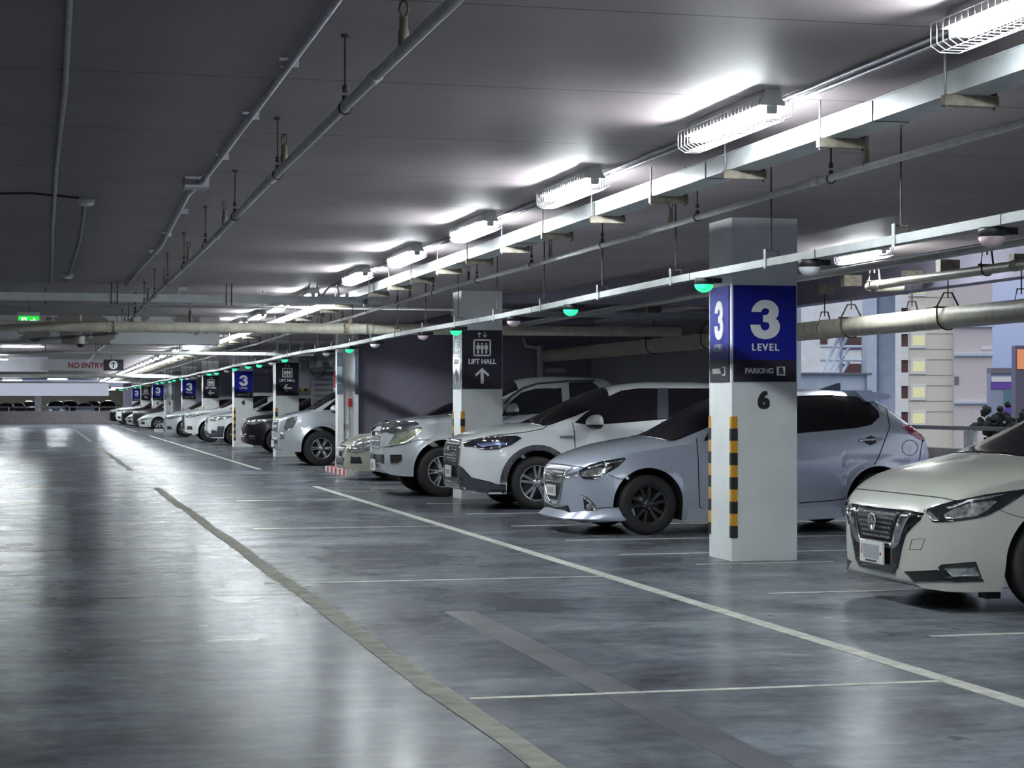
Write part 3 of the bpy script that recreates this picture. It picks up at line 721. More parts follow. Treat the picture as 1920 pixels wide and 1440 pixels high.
for k, (px, kind) in enumerate(GL):
    zc_ = FPX * SX / math.cos(TH) / (px - 85); y = (zc_ - SX * math.sin(TH)) / math.cos(TH)
    nm = {'g': 'glowing green', 'w': 'unlit white', 'p': 'unlit pinkish'}[kind]
    lab = '%s indicator dome %s' % (nm, pos[k]) if k < len(pos) else '%s indicator dome in the distant part of the slim tray' % nm
    loc = (SX, y, zs(y))
    if kind in DM: dup(DM[kind], loc, lab)
    else: DM[kind] = dome(kind, loc, lab)
# ================= exit sign, no entry board, cameras =================
t = thing('exit_sign', 'green running-man exit sign hanging over the aisle at the left', 'exit sign', (-.25, 30.5, 2.56))
mk('case', box(B(), -.17, .17, 0, .05, 0, .21), M_HOUSING, t)
mk('hanger_rod', tube(B(), [(0, .025, .21), (0, .025, .41)], .006, 6), M_ROD, t)
mk('green_panel', box(B(), -.155, .155, -.006, 0, .01, .15), M_EXITG, t)
bm = flat(rect(.08, .1), 'front', (-.07, -.006, .075)); mk('door_symbol', bm, M_EXITW, t)
bm = flat([(-.012, .03), (.012, .035), (.03, .01), (.02, .005), (.008, .018), (.006, -.005), (.022, -.035), (.01, -.04), (-.005, -.012), (-.03, -.03), (-.034, -.02), (-.012, .0)], 'front', (-.07, -.010, .07)); mk('running_man', bm, M_EXITG, t)
bm = flat(arrow_poly(.1, .09, .03, .03), 'front', (.07, -.006, .075), -math.pi / 2); mk('arrow', bm, M_EXITW, t)
t = thing('no_entry_board', 'long pale board reading NO ENTRY with a black arrow panel, hung over the far aisle', 'sign', (-.16, 65.2, 2.46))
mk('pale_panel', box(B(), 0, 2.04, 0, .06, 0, .37), M_LIGHTWALL, t)
mk('lettering', face_xf(text_bm('NO ENTRY', .255, .008, .004, .9), 'front', (1.46, -.002, .16)), M_REDTXT, t)
a = mk('arrow_panel', box(B(), 2.04, 2.69, -.02, .06, 0, .37), M_DARKSIGN, t)
ringp = [(.14 * math.cos(i * math.pi / 12), .14 * math.sin(i * math.pi / 12)) for i in range(24)]
bm = flat(ringp, 'front', (2.36, -.02, .19)); mk('disc', bm, M_SIGNWHITE, a)
bm = flat(arrow_poly(.22, .16, .04, .05), 'front', (2.36, -.026, .19)); mk('arrow', bm, M_DARKSIGN, a)
mk('hanger_rod', tube(B(), [(2.3, .02, .37), (2.3, .02, .51)], .012, 6), M_ROD, t)
t = thing('dome_camera', 'white surveillance dome camera under the peeling beam', 'camera', (.62, 35.6, 2.9))
mk('stem', tube(B(), [(0, 0, .07), (0, 0, -.28)], .02, 8), M_HOUSING, t)
mk('housing', lathe(B(), [(.0, -.28), (.085, -.3), (.085, -.42), (.07, -.46)], 16, 'z', close=False), M_HOUSING, t)
mk('lens_dome', lathe(B(), [(.07, -.46), (.045, -.51), (0, -.525)], 16, 'z', close=False), M_BLACKPL, t)
t = thing('bullet_camera', 'small white bullet camera standing on the cross trunking', 'camera', (1.78, 26.04, 2.82))
mk('camera_body', box(B(), -.05, .07, -.06, .0, .05, .1), M_HOUSING, t); mk('bracket', box(B(), -.06, -.02, -.03, 0, 0, .06), M_CONDUIT, t)

# ================= beyond the parapet: far deck with cars, neighbour buildings =================
struct('floor_far_deck', box(B(), -40, 40, 172, 215, -.3, 0), M_PARAPET)
struct('wall_far_spandrel', box(B(), -40, 5.4, 171.5, 172, 2.05, 3.35), mat('pale_spandrel', (.70, .72, .72), .7))
struct('ceiling_far_deck', box(B(), -40, 40, 172, 215, 2.9, 3.1), M_LIGHTWALL)
struct('wall_far_deck', box(B(), -40, 40, 215, 215.3, 0, 3.1), mat('beige_far_wall', (.55, .52, .40), .7))
struct('parapet_far_deck', box(B(), -40, 40, 171.6, 172, 0, .62), M_PARAPET)
run('far_pillar', 'pale pillar between the cars on the far deck', 'pillar', box(B(), -.95, -.35, 185, 185.6, 0, 2.9), M_LIGHTWALL)
for i, x in enumerate((-5, -1, 3, 7)): batten((x, 178, 2.9), 'fluorescent batten lighting the cars on the far deck', False, math.pi / 2, 'battens on the far deck')
for i, x in enumerate((-5, -1, 3, 7)): batten((x, 202, 2.9), 'fluorescent batten deep inside the far deck', False, math.pi / 2, 'battens on the far deck')
GROUND = mat('dark_street_ground', (.10, .11, .13), .9)
struct('ground_outside', box(B(), 11.4, 400, -60, 500, -12.2, -12), GROUND)
# exterior steel frame
def camframe(zc_, px, py):   # point on the vertical plane at depth zc_ hit by a pixel
    p = CAM + FW * zc_ + RT * ((px - 960) / FPX * zc_) + UP * ((757 - py) / FPX * zc_)
    return p
t = thing('steel_column', 'round pale blue steel column outside the open side', 'column', (14.05, 30.6, -3.2))
mk('round_shaft', tube(B(), [(0, 0, 0), (0, 0, 6.5)], .17, 20), M_BLUEWALL, t)
mk('side_web', box(B(), -.38, -.2, -.1, .1, 0, 6.5), M_BLUEWALL, t)
t = thing('steel_beam', 'pale blue steel I-beam fixed to the round column', 'beam', (11.45, 30.6, 1.56))
mk('web', box(B(), 0, 2.3, -.02, .02, .03, .3), M_BLUEWALL, t)
for z in (0, .3): mk('flange', box(B(), 0, 2.3, -.12, .12, z, z + .03), M_DKRAIL, t)
t = thing('steel_staircase', 'pale tubular steel staircase framing outside, left of the round column', 'staircase', camframe(45, 1538, 757))
s = 45 / FPX
def q(px, py, d=0): return ((px - 1538) * s * math.cos(TH), -(px - 1538) * s * math.sin(TH) + d, (757 - py) * s)
for yy in (625, 650, 675): mk('rail', tube(B(), [q(1538, yy), q(1643, yy)], .035, 8), M_BLUEWALL, t)
for a, b in (((1540, 700), (1575, 628)), ((1552, 700), (1590, 628)), ((1577, 700), (1592, 678)), ((1577, 672), (1592, 652)), ((1562, 700), (1582, 668))): mk('brace', tube(B(), [q(*a), q(*b)], .04, 8), M_BLUEWALL, t)
for x in (1577, 1618, 1641): mk('upright', tube(B(), [q(x, 1829), q(x, 600)], .04, 8), M_BLUEWALL, t)
t = thing('neighbour_deck', 'white neighbouring parking block with dark openings behind the staircase', 'building', camframe(62, 1500, 757))
s2 = 62 / FPX
def bx2(x0, x1, y0, y1, d0, d1, m, nm, par=t, s_=s2, ox=1500):
    bm = box(B(), (x0 - ox) * s_, (x1 - ox) * s_, d0, d1, (757 - y1) * s_, (757 - y0) * s_)
    bmesh.ops.rotate(bm, matrix=Matrix.Rotation(-TH, 3, 'Z'), verts=bm.verts[:])
    return mk(nm, bm, m, par)
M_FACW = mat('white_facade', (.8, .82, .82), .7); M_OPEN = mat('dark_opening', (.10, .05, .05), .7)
bx2(1500, 1690, 380, 1100, 0, .5, M_FACW, 'facade')
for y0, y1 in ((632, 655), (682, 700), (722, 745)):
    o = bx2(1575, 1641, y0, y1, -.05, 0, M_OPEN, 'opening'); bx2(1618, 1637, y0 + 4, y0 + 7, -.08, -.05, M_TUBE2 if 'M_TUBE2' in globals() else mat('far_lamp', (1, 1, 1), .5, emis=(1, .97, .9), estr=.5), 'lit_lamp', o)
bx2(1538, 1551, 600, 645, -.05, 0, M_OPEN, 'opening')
# apartment tower
t = thing('apartment_block', 'cream apartment block with lit yellow windows beyond the parapet', 'building', camframe(200, 1680, 757))
M_APT = mat('cream_facade', (.74, .72, .62), .8); M_APT2 = mat('pinkish_facade', (.66, .60, .60), .8)
s3 = 200 / FPX
def b3(x0, x1, y0, y1, d0, d1, m, nm, par=None): return bx2(x0, x1, y0, y1, d0, d1, m, nm, par or t, s3, 1680)
b3(1680, 1786, 440, 980, 0, 6, M_APT, 'main_wall')
b3(1786, 1857, 440, 980, -.8, 6, M_APT2, 'side_wing')
M_WLIT = mat('lit_yellow_window', (.6, .6, .3), .5, emis=(.72, .70, .45), estr=.10)
M_GROOVE = mat('facade_groove', (.36, .35, .32), .8)
for k in range(-3, 4):
    yb = 626 + 48.7 * k
    f = b3(1707, 1736, yb - 1, yb + 27, -.15, 0, M_WHITEP, 'window'); b3(1711, 1733, yb + 3, yb + 22, -.17, -.15, M_WLIT, 'lit_pane', f)
    f = b3(1681, 1702, yb, yb + 24, -.05, 0, M_OPEN, 'balcony'); b3(1681, 1702, yb + 24, yb + 49, -.3, 0, M_FACW, 'balustrade', f)
    b3(1736, 1786, yb - 1, yb, -.06, 0, M_GROOVE, 'ledge'); b3(1702, 1786, yb + 28, yb + 29, -.06, 0, M_GROOVE, 'ledge')
for yy in (610, 664, 753): b3(1784, 1860, yy, yy + 4, -1.2, -.8, M_BLUEWALL, 'string_course')
b3(1786, 1794, 706, 721, -.9, -.8, M_DKRAIL, 'vent'); b3(1836, 1855, 650, 656, -.9, -.8, M_WHITEP, 'vent')
# low shops
t = thing('shop_building', 'low building with purple bands at the right edge', 'building', camframe(150, 1857, 757)); s4 = 150 / FPX
M_PURPLE = mat('purple_fascia', (.16, .07, .42), .5); M_SHOP = mat('blue_grey_shop_wall', (.30, .34, .45), .7)
b4 = lambda *a: bx2(*a[:8], t, s4, 1857)
b4(1857, 1990, 700, 900, 0, 1.2, M_SHOP, 'wall'); b4(1857, 1990, 690, 700, -.2, 1.2, M_DKRAIL, 'roof_edge'); b4(1857, 1905, 717, 729, -.1, 0, M_PURPLE, 'purple_band'); b4(1884, 1906, 760, 785, -.1, 0, M_PURPLE, 'purple_band')
b4(1859, 1895, 706, 716, -.12, 0, M_WHITEP, 'sign_panel'); b4(1883, 1897, 730, 757, -.1, 0, mat('shop_glass', (.12, .22, .26), .2), 'shop_window')
t = thing('glowing_tower', 'dark glass tower with an orange glow at the right edge', 'building', camframe(130, 1902, 757))
bx2(1904, 1990, 648, 900, 0, 1.0, mat('dusk_glass_tower', (.12, .11, .15), .3), 'tower_shaft', t, 130 / FPX, 1902)
bx2(1907, 1990, 655, 692, -.1, 0, mat('orange_lit_panel', (.5, .2, .1), .5, emis=(.8, .28, .12), estr=.12), 'lit_panel', t, 130 / FPX, 1902)
def tree(px, py, zc_, r, label):
    t = thing('dark_tree', label, 'tree', camframe(zc_, px, py), 'dark trees below the parapet')
    bm = B(); random.seed(px)
    for k in range(90):
        v = Vector((random.gauss(0, .5), random.gauss(0, .5), random.gauss(0, .42))) * r
        ret = bmesh.ops.create_icosphere(bm, subdivisions=1, radius=r * random.uniform(.10, .22), matrix=Matrix.Translation(v))
        for vv in ret['verts']: vv.co += Vector((random.uniform(-1, 1), random.uniform(-1, 1), random.uniform(-1, 1))) * r * .04
    mk('crown', bm, mat('dark_foliage', (.010, .015, .012), .9, noise=.5, nscale=3), t)
    mk('trunk', tube(B(), [(0, 0, -r), (0, 0, -12 - t.location.z)], .2, 8), M_ROD, t)
tree(1872, 805, 90, 1.1, 'dark round tree below the parapet at the right')
tree(1915, 845, 75, 1.1, 'dark bushy tree lower right beyond the parapet')
# ================= cars =================
def pch(tab, x):
    n = len(tab)
    if x <= tab[0][0]: return tab[0][1]
    if x >= tab[-1][0]: return tab[-1][1]
    X = [p[0] for p in tab]; Y = [p[1] for p in tab]
    h = [X[i + 1] - X[i] for i in range(n - 1)]; d = [(Y[i + 1] - Y[i]) / h[i] for i in range(n - 1)]
    i = max(k for k in range(n - 1) if X[k] <= x)
    def m(k):
        if k == 0: return d[0]
        if k == n - 1: return d[-1]
        if d[k - 1] * d[k] <= 0: return 0
        w1 = 2 * h[k] + h[k - 1]; w2 = h[k] + 2 * h[k - 1]
        return (w1 + w2) / (w1 / d[k - 1] + w2 / d[k])
    t = (x - X[i]) / h[i]; a, b = m(i), m(i + 1)
    return (2 * t**3 - 3 * t**2 + 1) * Y[i] + (t**3 - 2 * t**2 + t) * h[i] * a + (-2 * t**3 + 3 * t**2) * Y[i + 1] + (t**3 - t**2) * h[i] * b

def car_shell(S):
    L = S['L']; xs = set()
    for v in (0, .006, .015, .03, .05, .075, .105, .14, .18, .225, .275, .33, .39, .46, .53): xs.add(v)
    x = .6
    while x < L - .5: xs.add(round(x, 4)); x += .075
    for v in (0, .006, .015, .03, .05, .08, .12, .17, .23, .3, .37, .44, .5): xs.add(round(L - v, 4))
    arcs = []
    for k, xc in enumerate(S['wx']):
        R = S.get('arch', S['wr'] + .06); zc = S['wr'] + S.get('archdz', .015); arcs.append((xc, R, zc))
        xs = {v for v in xs if abs(abs(v - xc) - R) > .012}
        for i in range(25):
            a = math.pi * i / 24; xs.add(round(xc - R * math.cos(a), 5))
        xs.add(round(xc - R - .0015, 5)); xs.add(round(xc + R + .0015, 5))
    xs = sorted(xs)
    zref = S.get('zref', .95); NL = 14; NU = 16
    bm = B(); secs = []
    for x in xs:
        z0 = pch(S['bot'], x); zt = pch(S['top'], x); zb = min(pch(S['belt'], x), zt - .012)
        for xc, R, zc in arcs:
            if abs(x - xc) <= R + 1e-4:
                za = zc + math.sqrt(max(0, R * R - (x - xc)**2)); z0 = max(z0, za)
        z0 = min(z0, zb - .02)
        W = pch(S['hw'], x); tb = pch(S['tb'], x); n = pch(S['n'], x)
        def side(z):
            qq = (z - .18) / (zref - .18)
            s = 1.0
            if qq < .42: s -= S.get('tuck', .05) * ((.42 - qq) / .42)**2
            else: s -= S.get('tumble', .045) * ((qq - .42) / .58)**2
            cz = S.get('crease')
            if cz:
                s += cz[1] * math.exp(-((z - cz[0] - cz[2] * x) / .03)**2)
            # flared arches
            for xc, R, zc in arcs:
                r = math.hypot(x - xc, z - zc)
                s += S.get('flare', .018) * math.exp(-((r - R) / .05)**2)
            return s
        row = []
        for i in range(NL + 1):
            z = z0 + (zb - z0) * i / NL
            row.append((W * side(z), z))
        wb = row[-1][0]; h = zt - zb
        for i in range(1, NU + 1):
            th = math.pi / 2 * i / NU
            b_ = math.sin(th)**(2 / n); a_ = max(0, math.cos(th))**(2 / n)
            row.append((max(0, a_ * (wb - tb * b_)), zb + h * b_))
        row[-1] = (0, zt)
        near = [bm.verts.new((x, -w_, z)) for w_, z in row]
        farv = [bm.verts.new((x, w_, z)) for w_, z in row[:-1]] + [near[-1]]
        secs.append((near, farv))
    for (a, fa), (b, fb) in zip(secs, secs[1:]):
        for i in range(len(a) - 1):
            for p, q_, fl_ in ((a, b, 0), (fa, fb, 1)):
                vs = [p[i], q_[i], q_[i + 1], p[i + 1]]
                vs = [v for k, v in enumerate(vs) if v not in vs[:k]]
                if len(vs) > 2: bm.faces.new(vs if not fl_ else vs[::-1])
        f = bm.faces.new((a[0], fa[0], fb[0], b[0])); f.material_index = 1 if a[0].co.x > .22 else 0
    for a, fa in (secs[0], secs[-1]):
        bm.faces.new(a + fa[-2::-1])
    bmesh.ops.recalc_face_normals(bm, faces=bm.faces[:])
    bmesh.ops.triangulate(bm, faces=[f for f in bm.faces if len(f.verts) > 4])
    return bm

def squeeze(S, d):
    k = .4
    f = lambda x: x * (1 - d / k) if x < k else x - d
    for key in ('top', 'bot', 'belt', 'hw', 'tb', 'n'): S[key] = [(f(x), v) for x, v in S[key]]
    S['wx'] = tuple(x - d for x in S['wx']); S['L'] -= d; S['dx'] = d
    return S
class Car:
    def __init__(s, name, label, X, Yc, spec, body, lam=None, group=None, cat='car'):
        s.S = spec; s.X = X; s.Yc = Yc; s.mir = {}
        s.t = thing(name, label, cat, (X, Yc, 0), group)
        bm = car_shell(spec)
        s.bvh = BVHTree.FromBMesh(bm)
        s.body = mk('body', bm, [body, M_UNDER], s.t, True, .62)
        s.org = CAM - Vector((X, Yc, 0))
    # ---- ray frames ----
    def ray(s, mode, u, v):
        if mode == 'cam':
            d = FW + RT * ((u - 960) / FPX) + UP * ((757 - v) / FPX); return s.org, d.normalized()
        if mode in ('side', 'top'): u -= s.S.get('dx', 0)
        if mode == 'side': return Vector((u, -6, v)), Vector((0, 1, 0))
        if mode == 'front': return Vector((-6, u, v)), Vector((1, 0, 0))
        if mode == 'rear': return Vector((s.S['L'] + 6, u, v)), Vector((-1, 0, 0))
        if mode == 'top': return Vector((u, v, 6)), Vector((0, 0, -1))
        if mode == 'diag':
            c = math.sqrt(.5); o = Vector((0, -s.S['hw'][-1][1] if False else -s.S['W'] / 2, v)) + Vector((c, -c, 0)) * u; return o - Vector((c, c, 0)) * 4, Vector((c, c, 0))
        if mode == 'diagr':
            c = math.sqrt(.5); o = Vector((s.S['L'], -s.S['W'] / 2, v)) + Vector((-c, -c, 0)) * u; return o - Vector((-c, c, 0)) * 4, Vector((-c, c, 0))
    def decal(s, name, mode, poly, m, off=.004, step=None, mirror=False, parent=None, thick=.012):
        step = step or ({'cam': 5}.get(mode, .05))
        bm = B()
        f = bm.faces.new([bm.verts.new((u, v, 0)) for u, v in poly])
        bmesh.ops.triangulate(bm, faces=[f])
        us = [p[0] for p in poly]; vs = [p[1] for p in poly]
        for lo, hi, ax in ((min(us), max(us), 0), (min(vs), max(vs), 1)):
            n = min(40, int((hi - lo) / step))
            for k in range(1, n + 1):
                c = lo + (hi - lo) * k / (n + 1); no = (1, 0, 0) if ax == 0 else (0, 1, 0); co = (c, 0, 0) if ax == 0 else (0, c, 0)
                bmesh.ops.bisect_plane(bm, geom=bm.verts[:] + bm.edges[:] + bm.faces[:], plane_co=co, plane_no=no)
        hits = {}; dist = []
        bm.verts.index_update()
        for v in bm.verts:
            o, d = s.ray(mode, v.co.x, v.co.y); h = s.bvh.ray_cast(o, d)
            if h[0] is not None: hits[v.index] = (h[0], h[1]); dist.append(h[3])
        md = sum(dist) / len(dist) if dist else 4
        nrm = {}
        for v in bm.verts:
            if v.index in hits: p, n = hits[v.index]
            else:
                o, d = s.ray(mode, v.co.x, v.co.y); r = s.bvh.find_nearest(o + d * md); p, n = r[0], r[1]
            o, d = s.ray(mode, 0, 0) if False else (None, None)
            nrm[v] = n.copy(); v.co = p + n * off
        be = [e for e in bm.edges if len(e.link_faces) == 1]
        ret = bmesh.ops.extrude_edge_only(bm, edges=be)
        nv = [g for g in ret['geom'] if isinstance(g, bmesh.types.BMVert)]
        old = {}
        for v in nv:
            r = s.bvh.find_nearest(v.co); v.co = v.co - (r[1] if r[1] else Vector((0, 0, 1))) * thick
        # make sure faces look outward
        for fc in bm.faces:
            r = s.bvh.find_nearest(fc.calc_center_median())
            fc.normal_update()
            if r[1] and fc.normal.dot(r[1]) < -.2: fc.normal_flip()
        for fc in bm.faces: fc.smooth = True
        mb = None
        if mirror:
            mb = bm.copy()
            for v in mb.verts: v.co.y = -v.co.y
            bmesh.ops.reverse_faces(mb, faces=mb.faces[:])
        o = mk(name, bm, m, parent or s.t)
        if mb:
            par = parent or s.t
            s.mir[o.name] = mk(name, mb, m, s.mir.get(par.name, par))
        return o
    def line(s, name, mode, pts, w_, m=None, mirror=True, off=.0025, parent=None):
        L_, R_ = [], []
        P = [Vector(p) for p in pts]
        for i, p in enumerate(P):
            d = (P[min(i + 1, len(P) - 1)] - P[max(i - 1, 0)]).normalized(); n = Vector((-d.y, d.x)) * w_ / 2
            L_.append(tuple(p + n)); R_.append(tuple(p - n))
        return s.decal(name, mode, L_ + R_[::-1], m or M_SEAM, off, mirror=mirror, thick=.006, parent=parent or s.body)
    def at(s, mode, u, v):
        o, d = s.ray(mode, u, v); h = s.bvh.ray_cast(o, d)
        if h[0] is None: r = s.bvh.find_nearest(o + d * (s.Yc - s.S['W'] / 2)); return r[0], r[1]
        return h[0], h[1]
    def wheels(s, rimf, inset=.02, w_=.2, rr=.7):
        R = s.S['wr']; W = s.S['W'] / 2
        tb = B(); r0 = R * rr; h = w_ / 2
        prof = [(r0 - .012, -h + .05), (r0 - .006, -h + .004), (r0 + .008, -h), (r0 + (R - r0) * .55, -h - .006), (R - .016, -h + .006), (R - .004, -h + .022), (R, -h + .04), (R, h - .04), (R - .016, h - .006), (r0, h), (r0 - .012, h - .05)]
        lathe(tb, prof, 40, close=False)
        for k in range(4):      # tread grooves read as dark rings
            pass
        first = None
        for xc in s.S['wx']:
            for sd in (-1, 1):
                loc = (xc, sd * (W - inset - h), R)
                if first is None:
                    first = mk('wheel', tb, M_TYRE, s.t); first.location = loc
                    rim = rimf(first, r0, h)
                else:
                    c = first.copy(); COL.objects.link(c); c.location = loc
                    if sd > 0: c.rotation_euler = (0, 0, math.pi)
                    for g in first.children:
                        d = g.copy(); COL.objects.link(d); d.parent = c
    def mirror_arm(s, px, py, size=(.1, .09, .12), cap=None, mode='cam', out=.07):
        p, n = s.at(mode, px, py)
        for sg in (1, -1):
            y = p.y if sg == 1 else -p.y; d = -1 if sg == 1 else 1
            bm = B(); bmesh.ops.create_uvsphere(bm, u_segments=20, v_segments=12, radius=1)
            for v in bm.verts:
                c = v.co; c.x *= size[0] * (1.0 if c.x < 0 else .75); c.y *= size[2]; c.z *= size[1] * (.75 if c.z < 0 else 1)
                if c.x > .06: c.x = .06
                v.co += Vector((p.x, y + d * (out + size[2] * .8), p.z + .05))
            for f in bm.faces:
                f.smooth = True; f.material_index = 1 if f.calc_center_median().z < p.z + .035 else 0
            m = mk('wing_mirror', bm, [cap, M_BLACKPL], s.t)
            mk('mirror_arm', tube(B(), [(p.x + .02, y, p.z - .01), (p.x + .01, y + d * out, p.z + .0), (p.x, y + d * (out + .08), p.z + .02)], [.03, .025, .02], 8), M_BLACKPL, m)

def rim_spokes(angles, wi, wo, m, m2=None, hub=.06, holes=5, lip=None, twist=0, depth=.02):
    def f(parent, r0, h):
        bm = B()
        lathe(bm, [(r0 - .002, -h + .012), (r0 - .012, -h + .006), (r0 - .022, -h + .012), (r0 - .026, -h + .03), (r0 - .03, h - .02)], 40, close=False, mi=0)
        for a in angles:
            a0 = math.radians(a); ca, sa = math.cos(a0), math.sin(a0)
            a1 = a0 + math.radians(twist); 
            r1 = hub * .6; r2 = r0 - .016
            pts = []
            for r, wv, aa, dy in ((r1, wi, a0, .012), ((r1 + r2) * .5, (wi + wo) * .46, (a0 + a1) / 2, .004), (r2, wo, a1, 0)):
                c_, s_ = math.cos(aa), math.sin(aa)
                pts.append([(r * c_ - k * wv * s_, r * s_ + k * wv * c_, dy) for k in (-.5, .5)])
            fr = [[bm.verts.new((p[0], -h + depth + p[2], p[1])) for p in pr] for pr in pts]
            bk = [[bm.verts.new((p[0], -h + depth + .04 + p[2], p[1])) for p in pr] for pr in pts]
            fs = []
            for i in range(2):
                fs.append(bm.faces.new((fr[i][0], fr[i][1], fr[i + 1][1], fr[i + 1][0])))
                fs.append(bm.faces.new((fr[i][0], fr[i + 1][0], bk[i + 1][0], bk[i][0])))
                fs.append(bm.faces.new((fr[i][1], bk[i][1], bk[i + 1][1], fr[i + 1][1])))
            for q_ in fs[1::3] + fs[2::3]: q_.material_index = 1
        lathe(bm, [(0, -h + depth - .008), (hub * .45, -h + depth - .006), (hub, -h + depth + .008), (hub, -h + .07)], 20, close=False)
        rim = mk('rim', bm, [m, m2 or m], parent)
        bmesh_ = B(); lathe(bmesh_, [(0, -h + .075), (r0 * .62, -h + .075), (r0 * .62, -h + .09), (r0 - .03, -h + .12)], 28, close=False)
        mk('brake_disc', bmesh_, M_BRAKE, parent)
        bm = B()
        for k in range(holes):
            a = 2 * math.pi * k / holes + .3; c = (hub * .72 * math.cos(a), -h + depth + .002, hub * .72 * math.sin(a))
            tube(bm, [c, (c[0], c[1] - .008, c[2])], .009, 6)
        mk('wheel_nuts', bm, M_BLACKPL if m is not M_DKRIM else M_RIM, parent)
        return rim
    return f
def Z(ox, oy, sc): return lambda *p: [(ox + p[i] / sc, oy + p[i + 1] / sc) for i in range(0, len(p), 2)]
z4 = Z(800, 680, 3.5556); z5 = Z(980, 680, 2.4); z6 = Z(1560, 800, 3.892); z2 = Z(360, 560, 4); z3 = Z(800, 560, 4); z8 = Z(940, 820, 4.8); z3a = Z(420, 660, 8)
z2b = Z(200, 660, 6.857)

# ---- silver-blue hatchback ----
S = dict(L=4.17, W=1.695, wx=(.93, 3.50), wr=.313, arch=.372, archdz=.012, zref=.98,
    top=[(0, .52), (.03, .66), (.10, .735), (.25, .81), (.45, .875), (.7, .945), (.95, .99), (1.2, 1.03), (1.5, 1.19), (1.85, 1.385), (2.2, 1.475), (2.6, 1.513), (3.0, 1.52), (3.4, 1.50), (3.62, 1.455), (3.80, 1.36), (3.95, 1.225), (4.06, 1.11), (4.12, .98), (4.17, .77)],
    bot=[(0, .33), (.03, .25), (.1, .17), (.3, .135), (1.4, .15), (3.1, .16), (3.9, .22), (4.1, .3), (4.17, .42)],
    belt=[(0, .5), (.05, .62), (.2, .70), (.5, .79), (.9, .87), (1.3, .93), (2.0, .96), (3.0, 1.02), (3.5, 1.07), (3.9, 1.06), (4.08, .99), (4.17, .74)],
    hw=[(0, .36), (.02, .47), (.06, .56), (.12, .64), (.22, .71), (.36, .77), (.55, .815), (.8, .84), (1.2, .8475), (3.5, .8475), (3.85, .835), (4.0, .81), (4.1, .76), (4.17, .68)],
    tb=[(0, .06), (.9, .1), (1.3, .15), (1.9, .235), (2.8, .25), (3.5, .26), (3.9, .2), (4.17, .05)],
    n=[(0, 2.2), (1.1, 2.3), (1.6, 2.6), (2.2, 3.0), (3.3, 3.0), (3.8, 2.6), (4.17, 2.2)], crease=(.60, .010, .05), flare=.02, tumble=.055)
squeeze(S, .14)
c = Car('hatchback', 'silver-blue hatchback with gunmetal wheels parked behind pillar 6', 5.27, 19.8, S, P_SILVERBLUE)
c.wheels(rim_spokes([a + d for a in range(0, 360, 72) for d in (12, 42)], .03, .032, M_DKRIM, holes=4, twist=0), inset=-.0, w_=.195, rr=.66)
c.decal('windscreen', 'top', [(1.19, -.70), (1.26, -.72), (1.62, -.66), (1.93, -.585), (1.96, -.3), (1.965, 0), (1.96, .3), (1.93, .585), (1.62, .66), (1.26, .72), (1.19, .70), (1.13, .4), (1.12, 0), (1.13, -.4)], M_GLASS)
c.decal('side_window', 'cam', [(1319, 827), (1331, 806), (1352, 790), (1390, 768), (1440, 752), (1499, 742.5), (1560, 741), (1605, 744.5), (1630, 756), (1646.7, 771.7), (1649, 782), (1634, 796.7), (1605, 803), (1499, 812.5), (1400, 820)], M_GLASS, mirror=True)
c.decal('rear_window', 'rear', [(-.52, 1.12), (.52, 1.12), (.47, 1.36), (-.47, 1.36)], M_GLASS)
g = c.decal('grille', 'front', [(-.36, .665), (.36, .665), (.37, .56), (.30, .43), (.18, .34), (-.18, .34), (-.30, .43), (-.37, .56)], M_MESH, .006)
c.line('chrome_surround', 'front', [(-.53, .69), (-.38, .60), (-.34, .48), (-.24, .36), (-.14, .315), (0, .31), (.14, .315), (.24, .36), (.34, .48), (.38, .60), (.53, .69)], .02, M_CHROME, False, .012, parent=c.t)
for zz in (.60, .53): c.line('grille_bar', 'front', [(-.33, zz), (0, zz), (.33, zz)], .012, M_CHROME if zz > .55 else M_DKRAIL, False, .014, parent=g)
e = mk('emblem', tube(B(), [(0, .055 * math.cos(a), .045 * math.sin(a)) for a in [2 * math.pi * i / 20 for i in range(21)]], .006, 6, cap=False), M_CHROME, c.t); e.location = (-.02, 0, .61)
mk('wing_mark', tube(B(), [(0, -.04, .02), (0, -.015, .012), (0, 0, -.018), (0, .015, .012), (0, .04, .02)], .005, 6), M_CHROME, e)
p = mk('number_plate', box(B(), -.035, -.022, -.17, .17, .385, .50), M_PLATE, c.t)
mk('blurred_print', box(B(), -.037, -.035, -.12, .12, .41, .475), M_PLATEG, p)
h = c.decal('headlamp', 'cam', z8(700, 300, 790, 250, 900, 215, 1100, 182, 1125, 190, 1060, 260, 960, 320, 880, 370, 830, 380, 740, 375, 715, 355), M_LAMPDK, .006, mirror=True)
c.decal('lamp_reflector', 'cam', z8(720, 310, 800, 285, 870, 270, 960, 260, 1000, 265, 940, 310, 880, 350, 800, 355, 730, 350), M_LAMPCL, .010, mirror=True, parent=h, step=4)
c.decal('lamp_bar', 'cam', z8(770, 268, 900, 235, 1050, 215, 1100, 192, 1085, 215, 900, 252, 790, 285), M_CHROME, .012, mirror=True, parent=h, step=4)
c.decal('chrome_strip', 'cam', z8(575, 340, 640, 322, 700, 305, 715, 350, 640, 352, 580, 375), M_RIM, .005, mirror=True)
f = c.decal('fog_recess', 'cam', z8(735, 540, 800, 570, 862, 640, 856, 664, 780, 666, 748, 645, 742, 590), M_BLACKPL, .004, mirror=True, step=4)
c.decal('fog_trim', 'cam', z8(712, 508, 775, 535, 845, 605, 864, 650, 835, 655, 800, 590, 745, 548), M_CHROME, .01, mirror=True, parent=f, step=4)
